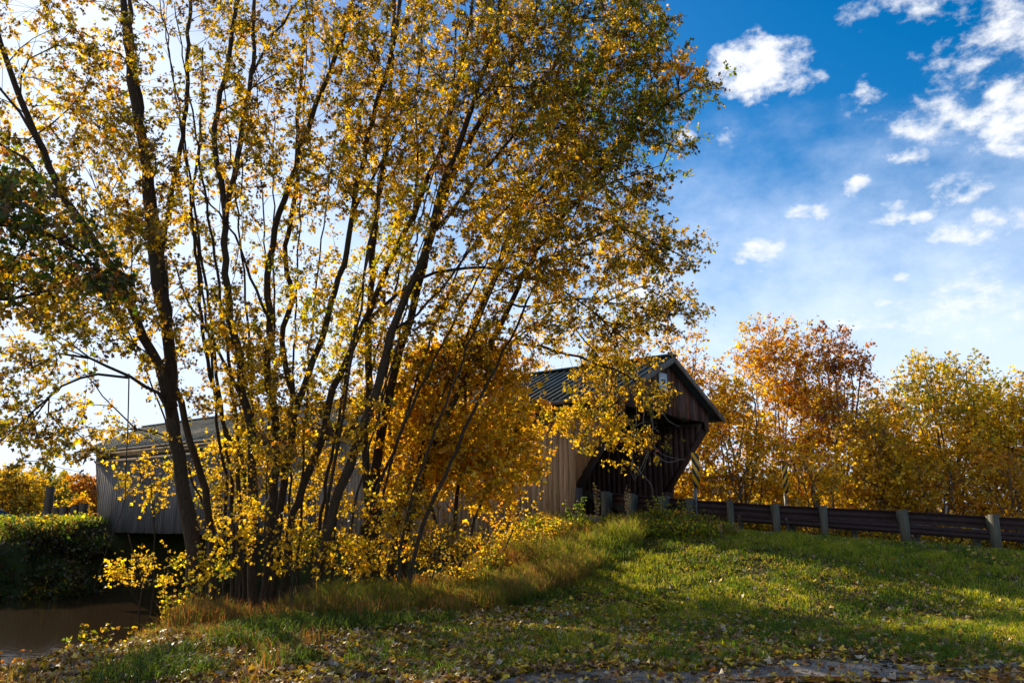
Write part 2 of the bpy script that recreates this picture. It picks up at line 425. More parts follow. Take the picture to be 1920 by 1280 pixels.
# portal
mb = MB()
def gable(xp, th, lo, corner):
    y = .0
    while y < BW - .02:
        w = random.uniform(.14, .2); y1 = min(y + w, BW)
        yc = (y + y1) / 2
        top = lambda yy: RI - .09 - abs(yy - BW / 2) * PITCHR
        g = random.uniform(.6, 1.35)
        mb.col = (g * random.uniform(.9, 1.2), g, g * random.uniform(.9, 1.1))
        if random.random() < .1: mb.col = (2.3, 1.5, 1.1)
        if random.random() < .13: mb.col = (1.9, 1.9, 1.95)
        o = random.uniform(0, .012)
        zb = lo + random.uniform(-.015, .015)
        if min(abs(yc), abs(yc - BW)) < .3: zb = corner
        mb.hexa([(xp, y + .003, zb), (xp + th + o, y + .003, zb), (xp + th + o, y1 - .003, zb), (xp, y1 - .003, zb),
                 (xp, y + .003, top(y)), (xp + th + o, y + .003, top(y)), (xp + th + o, y1 - .003, top(y1)), (xp, y1 - .003, top(y1))])
        y = y1
gable(1.5, .035, 3.22, 2.93)
mb.build('portal_gable', M['red_wood'], root, tint=True)
mb = MB(); gable(-BL - .62, .035, 3.22, 2.93); mb.build('far_gable', M['timber'], root, tint=True)
for y0, y1, mt in ((.04, .42, 'timber'), (BW - .42, BW - .04, 'red_wood')):
    mb = MB(); mb.col = (.62, .5, .48)
    # slanted jamb, boxed
    mb.hexa([(STX - .03, y0, STZ), (STX + .03, y0, STZ - .02), (STX + .03, y1, STZ - .02), (STX - .03, y1, STZ),
             (TX - .09, y0, TZ + .04), (TX + .0, y0, TZ + .0), (TX + .0, y1, TZ + .0), (TX - .09, y1, TZ + .04)])
    mb.col = (1.15, 1.12, 1.3)
    mb.box((-.05, y0, -.2), (.02, y0 + .2, STZ - .025)); mb.col = (.9, .9, 1.0); mb.box((-.05, y0 + .206, -.2), (.017, y1, STZ - .025))
    mb.build('portal_jamb', M[mt], root, tint=True)
for y in (.44, BW - .48):     # inner lining boards of the flare
    mb = MB()
    for x in np.arange(-3.4, 1.3, .21):
        zb = -.05 if x < -.1 else jamb_z(x) + .05
        mb.col = (random.uniform(.8, 1.2),) * 3
        mb.prism([(x, zb), (x + .207, zb if x < -.3 else jamb_z(x + .207) + .05), (x + .207, 3.1), (x, 3.1)], y, y + .03)
    mb.build('inner_lining', M['red_wood'], root, tint=True)
# roof
for s, yc in ((-1, -.55), (1, BW + .55)):
    mb = MB()
    def rp(x, y, o=0): return (x, y, RI - abs(y - BW / 2) * PITCHR + o)
    a, b, c, d = (XF, BW / 2), (XN, BW / 2), (XN, yc), (XF, yc)
    mb.hexa([rp(*a, -.04), rp(*b, -.04), rp(*c, -.04), rp(*d, -.04), rp(*a), rp(*b), rp(*c), rp(*d)])
    x = XF + .05
    while x < XN:
        mb.bar(rp(x, BW / 2 + s * .02, .022), rp(x, yc + s * .015, .022), .045, .045); x += .3
    mb.build('roof_panel', M['roof'], root)
mb = MB(); mb.bar((XF, BW / 2, RI + .03), (XN + .02, BW / 2, RI + .03), .34, .07); mb.build('ridge_cap', M['roof'], root)
for xx in (XN + .02, XF - .02):
    for yc in (-.57, BW + .57):
        mb = MB(); mb.col = (1.15, 1.1, 1.0)
        mb.bar((xx, BW / 2, RI - .10), (xx, yc, RI - .10 - (BW / 2 + .57) * PITCHR), .04, .17)
        mb.build('rake_board', M['siding'], root, tint=True)
mb = MB(); mb.col = (.9, .85, .8)
for x in np.arange(XF + .15, XN, .6):
    for yc in (-.5, BW + .5): mb.bar((x, BW / 2, RI - .13), (x, yc, RI - .13 - (BW / 2 + .5) * PITCHR), .06, .13)
mb.build('rafter', M['timber'], root, tint=True)['kind'] = 'stuff'
mb = MB(); mb.col = (1.1, 1.1, 1.1)
for yc in (-.56, BW + .56): mb.box((XF, yc - .015, EA - .12), (XN, yc + .015, EA - .035))
mb.build('fascia', M['siding'], root, tint=True)
V = []; xs_ = np.arange(XF + .02, XN, .075)
for i, x in enumerate(xs_):     # corrugated closure strip along the eave
    y_ = -.60 - (.0 if (i // 2) % 2 else .035)
    V += [(x, y_, EA - .05), (x, y_, EA - .002)]
mesh_np('eave_trim', V, np.array([(2 * i, 2 * i + 2, 2 * i + 3, 2 * i + 1) for i in range(len(xs_) - 1)]), M['galv'], root)
# notice boards on the bridge
sg = MB(); sg.box((1.56, 2.48, 3.93), (1.585, 3.0, 4.5)); sgo = sg.build('notice_panel', M['white'], root)
sg = MB()
sg.box((1.585, 2.62, 4.15), (1.589, 2.88, 4.3)); sg.build('faded_mark', M['greytext'], sgo)
sg = MB(); sg.box((.05, BW - .512, .62), (.2, BW - .482, .76)); so = sg.build('small_plate', M['white'], root)
sg = MB(); sg.box((.1, BW - .516, .66), (.15, BW - .512, .72)); sg.build('plate_mark', M['greytext'], so)
so['label'] = 'tiny white plate on the inner portal wall'

def thing_box(name, label, cat, parts, mat, loc, rz):
    r_ = empty(name, loc, rz); tag(r_, label, cat)
    return r_
rzb = math.atan2(AXD[1], AXD[0])
ab = empty('bridge_abutment', tuple(bl(0, 0)), rzb); tag(ab, 'mossy concrete abutment under the near end of the bridge', 'abutment')
mb = MB(); mb.box((-1.3, -.45, -5), (.35, BW + .45, -1.05)); mb.build('footing', M['stone'], ab)
mb = MB(); mb.box((-1.1, -.3, -1.05), (-.1, BW + .3, -.68)); mb.build('bearing_shelf', M['concrete'], ab)
ww = MB(); ww.hexa([(.02, -.42, -2.3), (2.9, -.9, -2.3), (2.9, -.55, -2.3), (.02, -.08, -2.3), (.02, -.42, .17), (2.9, -.9, .02), (2.9, -.55, .02), (.02, -.08, .17)])
w = ww.build('wing_wall', M['concrete'], ab)
ab2 = empty('bridge_abutment', tuple(bl(-BL, 0)), rzb); tag(ab2, 'dark stone abutment with a sloping wing wall under the far end of the bridge', 'abutment')
mb = MB(); mb.box((-1.2, -.9, -5), (1.0, BW + .6, -1.25)); mb.build('footing', M['stone'], ab2)
mb = MB(); mb.box((-.3, -.5, -1.25), (1.1, BW + .3, -.92)); mb.build('bearing_shelf', M['concrete'], ab2)
mb = MB(); mb.box((.15, -.3, -.92), (1.0, 0, -.70)); mb.build('bearing_block', M['white'], ab2)
mb = MB(); mb.hexa([(-4.2, -2.6, -3), (-.6, -.9, -3), (-.6, -.5, -3), (-4.2, -2.2, -3), (-4.2, -2.6, -.72), (-.6, -.9, -.1), (-.6, -.5, -.1), (-4.2, -2.2, -.72)])
mb.hexa([(-.55, -.9, -1.24), (.05, -.7, -1.24), (.05, -.35, -1.24), (-.55, -.5, -1.24), (-.55, -.9, -.05), (.05, -.7, -.05), (.05, -.35, -.05), (-.55, -.5, -.05)])
mb.build('wing_wall', M['stone'], ab2)

# ------------------------------------------------------------------ guardrails
def wbeam(mb, p, q, hgt=.31):
    p = np.array(p, float); q = np.array(q, float); d = q - p; d /= np.linalg.norm(d); nrm = np.cross(d, (0, 0, 1)); nrm /= np.linalg.norm(nrm)
    prof = [(0, .0), (.0, .02), (.05, .06), (.055, .1), (.02, .14), (.02, .17), (.055, .21), (.05, .25), (0, .29), (0, hgt)]
    V = []
    for e in (p, q):
        for o, z in prof: V.append(e + nrm * o + np.array([0, 0, z - hgt]))
    for e in (p, q):
        for o, z in prof: V.append(e + nrm * (o - .008) + np.array([0, 0, z - hgt]))
    n_ = len(prof); fs = []
    for i in range(n_ - 1):
        fs.append((i, i + 1, n_ + i + 1, n_ + i)); fs.append((2 * n_ + i, 3 * n_ + i, 3 * n_ + i + 1, 2 * n_ + i + 1))
    fs += [(n_ - 1, 3 * n_ - 1, 4 * n_ - 1, 2 * n_ - 1), (0, n_, 3 * n_, 2 * n_)]
    mb.add(V, fs)
def guardrail(posts, label, rail_off, group_post='post', post_mat='post', side=1):
    r_ = empty('guardrail', tuple(posts[0])); tag(r_, label, 'guardrail')
    o0 = np.array(posts[0], float)
    pts = [np.array(p, float) - o0 for p in posts]
    tops = []
    for i, p in enumerate(pts):
        d = pts[min(i + 1, len(pts) - 1)] - pts[max(i - 1, 0)]; ang = math.atan2(d[1], d[0]) + random.uniform(-.08, .08)
        w_ = random.uniform(.07, .09); lean = random.uniform(-.02, .02)
        mb = MB(); ca, sa = math.cos(ang), math.sin(ang)
        def rr_(x, y, z): return (p[0] + ca * x - sa * y + lean * z, p[1] + sa * x + ca * y, p[2] + z)
        zb = -1.15
        tz = random.uniform(-.015, .02)
        mb.hexa([rr_(-w_, -.11, zb), rr_(w_, -.11, zb), rr_(w_, .1, zb), rr_(-w_, .1, zb), rr_(-w_, -.11, tz), rr_(w_, -.11, tz + random.uniform(-.02, .02)), rr_(w_, .1, tz), rr_(-w_, .1, tz)])
        po = mb.build('post', M[post_mat], r_)
        b = MB(); b.hexa([rr_(-w_ * .9, .103, -.4), rr_(w_ * .9, .103, -.4), rr_(w_ * .9, .26, -.4), rr_(-w_ * .9, .26, -.4), rr_(-w_ * .9, .103, -.02), rr_(w_ * .9, .103, -.02), rr_(w_ * .9, .26, -.02), rr_(-w_ * .9, .26, -.02)])
        b.build('spacer_block', M[post_mat], po)
    mb = MB()
    ext = [pts[0] - (pts[1] - pts[0]) * .4] + pts
    for a, b in zip(ext[:-1], ext[1:]):
        d = b - a; nn = np.array([-d[1], d[0], 0]); nn /= np.linalg.norm(nn)
        wbeam(mb, b + nn * rail_off + (0, 0, -.03), a + nn * rail_off + (0, 0, -.03))
    mb.build('rail', M['rust'], r_, smooth=False)
    return r_
gp = []
for px_, py_, Y_ in ((1135, 922, 22.9), (1183, 926, 22.3), (1243, 930, 21.8), (1293, 934, 21.4), (1368, 938, 21.1), (1453, 944, 20.9), (1543, 948, 20.7), (1692, 955, 20.5), (1862, 965, 20.3)):
    gp.append(at(px_, py_, Y_))
for i in range(6): gp.append(gp[-1] + np.array([2.3, -.12, -.12]))
guardrail(gp, 'rusty brown guardrail on grey timber posts, nearest side of the road', .27)
fp = []
for X_, Y_ in ((6.5, 28.4), (7.7, 27.6), (9.3, 27.2), (11.2, 26.9), (13.1, 26.7), (15, 26.6), (16.9, 26.5), (18.8, 26.4), (20.7, 26.3), (22.6, 26.2)):
    fp.append((X_, Y_, float(roadz(np.array(X_))) + .62))
guardrail(fp[::-1], 'farther guardrail with short timber posts across the road, before the bushes', .27)
# far bank posts
fw = [at(px_, py_, Y_) for px_, py_, Y_ in ((158, 943, 43.6), (142, 946, 44.3), (121, 949, 44.8), (106, 952, 45.4), (88, 957, 46.2), (72, 960, 47), (57, 963, 48))]
r_ = empty('guardrail', tuple(fw[0])); tag(r_, 'dark timber post guardrail leading away from the far end of the bridge', 'guardrail')
for i, p in enumerate(fw):
    q = p - fw[0]; mb = MB(); mb.box((q[0] - .17, q[1] - .17, q[2] - 1.0), (q[0] + .17, q[1] + .17, q[2])); mb.build('post', M['darkpost'], r_)
mb = MB()
for a, b in zip(fw[:-1], fw[1:]): wbeam(mb, a - fw[0] + (0, .27, -.05), b - fw[0] + (0, .27, -.05))
mb.build('rail', M['rust'], r_)
p = at(95, 912, 47); po = MB(); po.box((-.19, -.15, -2.6), (.19, .15, 0)); o = po.build('wooden_post', M['darkpost']); o.location = tuple(p)
tag(o, 'tall square wooden post standing alone behind the far bank guardrail', 'post')

# ------------------------------------------------------------------ object markers
def marker(p, h, rz, label, flip):
    r_ = empty('hazard_marker', tuple(p), rz); tag(r_, label, 'sign')
    W_, H_ = .3, .92
    mb = MB(); mb.box((-.03, .02, -2.2), (.03, .055, H_)); mb.box((-.03, .02, -2.2), (.0, .08, H_)); mb.build('sign_post', M['galv'], r_)
    mb = MB(); mb.box((-W_ / 2, -.004, 0), (W_ / 2, .004, H_)); pl = mb.build('panel', M['yellow'], r_)
    mb = MB(); s = -1 if flip else 1
    for z0 in np.arange(-.2, H_ + .1, .3):
        poly = [(-W_ / 2, z0), (W_ / 2, z0 + .3 * 1.0), (W_ / 2, z0 + .3 + .14), (-W_ / 2, z0 + .14)]
        # clip to the panel
        def clip(P, lim, keep_low):
            out_ = []
            for i in range(len(P)):
                a, b = P[i], P[(i + 1) % len(P)]
                ia = (a[1] <= lim) if keep_low else (a[1] >= lim); ib = (b[1] <= lim) if keep_low else (b[1] >= lim)
                if ia: out_.append(a)
                if ia != ib: t = (lim - a[1]) / (b[1] - a[1]); out_.append((a[0] + (b[0] - a[0]) * t, lim))
            return out_
        P = clip(clip(poly, H_ - .004, True), .004, False)
        if len(P) > 2: mb.prism([(s * x, z) for x, z in P], -.0075, -.0045)
    mb.build('black_stripe', M['black'], pl)
p = at(1306, 914, 21.55); marker(p, 0, R(38), 'yellow and black striped marker plate on a post by the portal corner', True)
p = at(1474, 924, 26.9); marker(p, 0, R(38), 'farther striped yellow and black marker plate before the bushes across the road', False)

# ------------------------------------------------------------------ car on the far road
p = at(-18, 955, 56); car = empty('parked_car', (p[0], 56, p[2] - 1.4), R(25)); tag(car, 'dark blue car on the far road, cut off by the left edge of the photo', 'car')
body = [(-2.2, .35), (-2.2, .75), (-2.05, .9), (-1.3, .97), (-.75, 1.38), (.55, 1.42), (1.35, .98), (2.1, .85), (2.25, .6), (2.2, .35)]
mb = MB(); mb.prism(body, -.86, .86); b = mb.build('body', M['carpaint'], car)
for y in (-.87, .87):
    mb = MB(); mb.prism([(-1.15, .98), (-.7, 1.32), (-.1, 1.34), (-.1, .98)], y - .004, y + .004); mb.prism([(0, .98), (0, 1.34), (.5, 1.34), (1.12, .98)], y - .004, y + .004); mb.build('window', M['glass'], car)
mb = MB(); mb.hexa([(1.38, -.7, .99), (1.40, -.7, 1.0), (1.40, .7, 1.0), (1.38, .7, .99), (.6, -.65, 1.41), (.62, -.65, 1.425), (.62, .65, 1.425), (.6, .65, 1.41)]); mb.build('windscreen', M['glass'], car)
for x in (-1.35, 1.4):
    for y in (-.8, .8):
        mb = MB(); mb.tube([(x, y - .1, .33), (x, y + .1, .33)], .33, 20); wo = mb.build('wheel', M['rubber'], car)
        mb = MB(); mb.tube([(x, y - .11, .33), (x, y + .11, .33)], .19, 14); mb.build('rim', M['chrome'], wo)
for y in (-.62, .62):
    mb = MB(); mb.box((2.2, y - .17, .62), (2.26, y + .17, .76)); mb.build('headlight', M['lamp'], car)
mb = MB(); mb.box((-1.0, -.875, .965), (1.3, -.862, .985)); mb.build('trim_strip', M['chrome'], car)

# ------------------------------------------------------------------ foliage tools
PAL = {
 'yellow': (.82, .555, .016), 'gold': (.70, .43, .016), 'orange': (.66, .27, .014), 'rust': (.40, .14, .02), 'brown': (.13, .07, .022),
 'olive': (.20, .19, .014), 'green': (.16, .26, .018), 'dkgreen': (.05, .10, .012), 'tan': (.46, .33, .17), 'lime': (.46, .47, .02),
 'purple': (.14, .06, .055)}
MIX = {
 'gold': [('yellow', .34), ('gold', .17), ('olive', .3), ('orange', .03), ('brown', .16)],
 'mix': [('yellow', .28), ('gold', .1), ('olive', .34), ('brown', .24), ('orange', .04)],
 'dull': [('gold', .12), ('olive', .4), ('brown', .32), ('yellow', .16)],
 'olive': [('olive', .46), ('green', .2), ('gold', .22), ('brown', .12)],
 'bright': [('yellow', .52), ('gold', .26), ('lime', .08), ('olive', .14)],
 'orangey': [('orange', .3), ('gold', .45), ('yellow', .21), ('rust', .04)],
 'yell': [('yellow', .46), ('gold', .34), ('orange', .12), ('olive', .08)],
 'bank': [('dkgreen', .5), ('olive', .1), ('brown', .38), ('yellow', .02)],
 'bgold': [('yellow', .52), ('gold', .26), ('orange', .06), ('olive', .13), ('brown', .03)],
 'rusty': [('rust', .45), ('orange', .25), ('brown', .2), ('gold', .1)],
 'purpled': [('rust', .35), ('purple', .25), ('orange', .25), ('gold', .15)],
 'shade': [('dkgreen', .5), ('olive', .16), ('rust', .1), ('brown', .18), ('gold', .06)],
 'limey': [('lime', .3), ('yellow', .45), ('gold', .15), ('green', .1)],
 'green': [('green', .5), ('lime', .25), ('dkgreen', .25)],
 'weed': [('green', .3), ('lime', .22), ('olive', .2), ('yellow', .13), ('brown', .15)],
}
def pick(mix, n_):
    names = [a for a, _ in MIX[mix]]; w_ = np.array([b for _, b in MIX[mix]]); w_ /= w_.sum()
    return np.array([PAL[a] for a in names])[rng.choice(len(names), n_, p=w_)]
def unit(v): return v / (np.linalg.norm(v, axis=-1, keepdims=True) + 1e-9)

LEAF = np.array([(0, 0, 0), (-.30, .22, .05), (-.52, .52, .10), (-.2, .58, .04), (0, 1, -.04), (.2, .58, .04), (.52, .52, .10), (.30, .22, .05)])
LTRI = np.array([(0, 2, 1), (0, 3, 2), (0, 4, 3), (0, 5, 4), (0, 6, 5), (0, 7, 6)])
LEAFS = np.array([(0, 0, 0), (-.42, .45, .10), (0, 1, -.03), (.42, .45, .10)])
LTRIS = np.array([(0, 2, 1), (0, 3, 2)])
def leaves(P, D, size, col, simple=False, up=None):
    n_ = len(P); D = unit(D)
    nr = unit(rng.normal(size=(n_, 3)) + (0 if up is None else up)); Xa = unit(np.cross(D, nr)); Nn = np.cross(Xa, D)
    T = LEAFS if simple else LEAF; TR = LTRIS if simple else LTRI
    fold = rng.uniform(.2, 2.8, (n_, 1)); wid = rng.uniform(.75, 1.15, (n_, 1))
    V = P[:, None, :] + size[:, None, None] * (T[None, :, 0, None] * wid[:, :, None] * Xa[:, None, :] + T[None, :, 1, None] * D[:, None, :] + (T[None, :, 2] * fold)[:, :, None] * Nn[:, None, :])
    Fc = (TR[None] + (np.arange(n_) * len(T))[:, None, None]).reshape(-1, 3)
    C = np.repeat(col, len(T), axis=0)
    return V.reshape(-1, 3), Fc, C
def frusta(p0, p1, r0, r1, ns=3):
    d = unit(p1 - p0); ref = np.tile([.23, .31, .92], (len(d), 1)); ref[np.abs(d[:, 2]) > .9] = (1, 0, 0)
    a = unit(np.cross(d, ref)); b = np.cross(d, a)
    th = np.arange(ns) * 2 * math.pi / ns
    cs = np.cos(th)[None, :, None]; sn = np.sin(th)[None, :, None]
    off = cs * a[:, None, :] + sn * b[:, None, :]
    V = np.concatenate([p0[:, None] + off * r0[:, None, None], p1[:, None] + off * r1[:, None, None]], 1).reshape(-1, 3)
    j = np.arange(ns); q = np.stack([j, (j + 1) % ns, (j + 1) % ns + ns, j + ns], 1)
    return V, (q[None] + (np.arange(len(d)) * 2 * ns)[:, None, None]).reshape(-1, 4)
def smooth_path(P, step=.3):
    P = np.asarray(P, float)
    if len(P) == 2: P = np.array([P[0], (P[0] + P[1]) / 2, P[1]])
    E = np.concatenate([[2 * P[0] - P[1]], P, [2 * P[-1] - P[-2]]]); out_ = []
    for i in range(1, len(E) - 2):
        l = np.linalg.norm(E[i + 1] - E[i]); m_ = max(1, int(l / step))
        for t in np.arange(m_) / m_:
            out_.append(.5 * ((2 * E[i]) + (-E[i - 1] + E[i + 1]) * t + (2 * E[i - 1] - 5 * E[i] + 4 * E[i + 1] - E[i + 2]) * t * t + (-E[i - 1] + 3 * E[i] - 3 * E[i + 1] + E[i + 2]) * t ** 3))
    out_.append(P[-1]); return np.array(out_)

def build_forest(stems, attr, trees, twig_leaf, leaf_size, twig_len=.38, simple=False, barkmat='bark', tipr=.004, sides=8, zoff=0):
    """stems: (tree, pts, r0, r1); attr: arrays pos, mixname idx; trees: dict tree-> (name,label,cat,group)"""
    pos, par, own, dr, order = [], [], [], [], []
    trunk = {}
    for (ti, pts, r0, r1) in stems:
        P = smooth_path(pts); m_ = len(P); r0 = r0 * .82
        P[1:-1] += rng.normal(size=(m_ - 2, 3)) * .018 if m_ > 2 else 0
        t = np.linspace(0, 1, m_); rad = r0 * (1 - t) ** .8 + r1 * (1 - (1 - t) ** .8)
        if r0 > .09: rad[:3] *= np.array([1.35, 1.18, 1.06])[:len(rad[:3])]
        mb = trunk.setdefault(ti, MB()); mb.tube(P, rad, sides)
        base = len(pos)
        for i in range(m_):
            pos.append(P[i]); par.append(base + i - 1 if i else -1); own.append(ti)
            dr.append(unit(P[min(i + 1, m_ - 1)] - P[max(i - 1, 0)])); order.append(0)
    nstem = len(pos)
    A, amix = attr
    sp_ = np.array(pos)
    kd = kdtree.KDTree(len(sp_))
    for i, q in enumerate(sp_): kd.insert(q, i)
    kd.balance()
    dist = np.array([kd.find(a)[2] for a in A]); od = np.argsort(dist); A = A[od]; amix = amix[od]
    ends = []
    bs = max(40, len(A) // 45)
    for s0 in range(0, len(A), bs):
        kd = kdtree.KDTree(len(pos))
        for i, q in enumerate(pos): kd.insert(q, i)
        kd.balance()
        for a in A[s0:s0 + bs]:
            best, bi = 1e9, None
            for co, i, dd in kd.find_n(a, 36):
                v = a - pos[i]; c_ = float(v @ dr[i]) / (dd + 1e-6)
                cost = dd * (1.75 - c_) + .06 * order[i]
                if cost < best: best, bi, bd = cost, i, dd
            m_ = max(1, int(bd / .3)); p0 = pos[bi]; p1 = p0 + dr[bi] * bd * .38 + np.array([0, 0, .04 * bd]); prev = bi
            for t in np.arange(1, m_ + 1) / m_:
                q = (1 - t) ** 2 * p0 + 2 * t * (1 - t) * p1 + t * t * a
                if t < 1: q = q + rng.normal(size=3) * .02
                d_ = q - pos[prev]; d_ = d_ / (np.linalg.norm(d_) + 1e-6)
                pos.append(q); par.append(prev); own.append(own[bi]); dr.append(d_); order.append(order[bi] + 1); prev = len(pos) - 1
            ends.append(prev)
    pos = np.array(pos); par = np.array(par); own = np.array(own); dr = np.array(dr); ends = np.array(ends)
    acc = np.zeros(len(pos)); acc[ends] += 1
    for i in range(len(pos) - 1, nstem - 1, -1): acc[par[i]] += acc[i]
    rad = np.minimum(tipr * np.maximum(acc, 1) ** .42, .06)
    # twiglets
    k_ = 3; E = np.repeat(ends, k_); dirs = unit(dr[E] * .55 + rng.normal(size=(len(E), 3)) * .62 + np.array([0, 0, -.05]))
    ln = rng.uniform(.5, 1.15, len(E)) * twig_len
    tip = pos[E] + dirs * ln[:, None]
    e_own = own[E]; e_mix = np.repeat(amix, k_)
    nl = twig_leaf
    t = rng.uniform(.05, 1.08, (len(E), nl)); LP = pos[E][:, None] + dirs[:, None] * (ln[:, None] * t)[:, :, None] + rng.normal(size=(len(E), nl, 3)) * .035 * (leaf_size / .09)
    LD = dirs[:, None] * .45 + rng.normal(size=(len(E), nl, 3)) * .62 + np.array([0, 0, -.45])
    LP = LP.reshape(-1, 3); LD = LD.reshape(-1, 3); Lown = np.repeat(e_own, nl); Lmix = np.repeat(e_mix, nl)
    twcol = np.zeros((len(ends), 3)); lc = np.zeros((len(LP), 3))
    mn = list(MIX)
    for mi in np.unique(amix):
        s_ = amix == mi; twcol[s_] = pick(mn[mi], s_.sum()) * rng.uniform(.6, 1.25, (s_.sum(), 1))
        s_ = Lmix == mi; lc[s_] = pick(mn[mi], s_.sum())
    tw = np.repeat(twcol, k_ * nl, axis=0)
    w_ = rng.uniform(0, 1, (len(LP), 1)) ** .45; C = lc * (1 - w_) + tw * w_
    C *= rng.uniform(.6, 1.2, (len(LP), 1)); C = np.clip(C, 0, .9)
    SZ = leaf_size * rng.uniform(.6, 1.3, len(LP))
    out_ = {}
    for ti, (nm, lab, cat, grp) in trees.items():
        b0 = [s for s in stems if s[0] == ti][0][1][0]
        r_ = empty(nm, (float(b0[0]), float(b0[1]), float(b0[2]) + zoff)); tag(r_, lab, cat, grp)
        o_ = np.array(r_.location)
        mb = trunk[ti]; mb.v = [v - o_ for v in mb.v]
        tr = mb.build('trunk', M[barkmat], r_, smooth=True)
        s_ = np.where((own == ti) & (np.arange(len(pos)) >= nstem))[0]
        if len(s_):
            big = acc[s_] > 6
            VV, FF, nv = [], [], 0
            for sel, ns in ((s_[big], 5), (s_[~big], 3)):
                if len(sel):
                    pr = par[sel]; r1 = rad[sel]; r0 = np.where(pr < nstem, r1 * 1.25, rad[pr]); r0 = np.minimum(r0, r1 * 1.5)
                    v, f = frusta(pos[pr] - o_, pos[sel] - o_, r0, r1, ns); VV.append(v); FF.append(f + nv); nv += len(v)
            se = e_own == ti
            if se.any():
                v, f = frusta(pos[E][se] - o_, tip[se] - o_, np.full(se.sum(), tipr * .8), np.full(se.sum(), tipr * .4), 3); VV.append(v); FF.append(f + nv)
            mesh_np('branches', np.concatenate(VV), np.concatenate(FF), M['twig'] if barkmat == 'bark' else M[barkmat], r_)
        sl = Lown == ti
        if sl.any():
            V, Fc, CC = leaves(LP[sl] - o_, LD[sl], SZ[sl], C[sl], simple)
            mesh_np('crown', V, Fc, M['leaf'], r_, tint=CC)
        out_[ti] = r_
    return out_

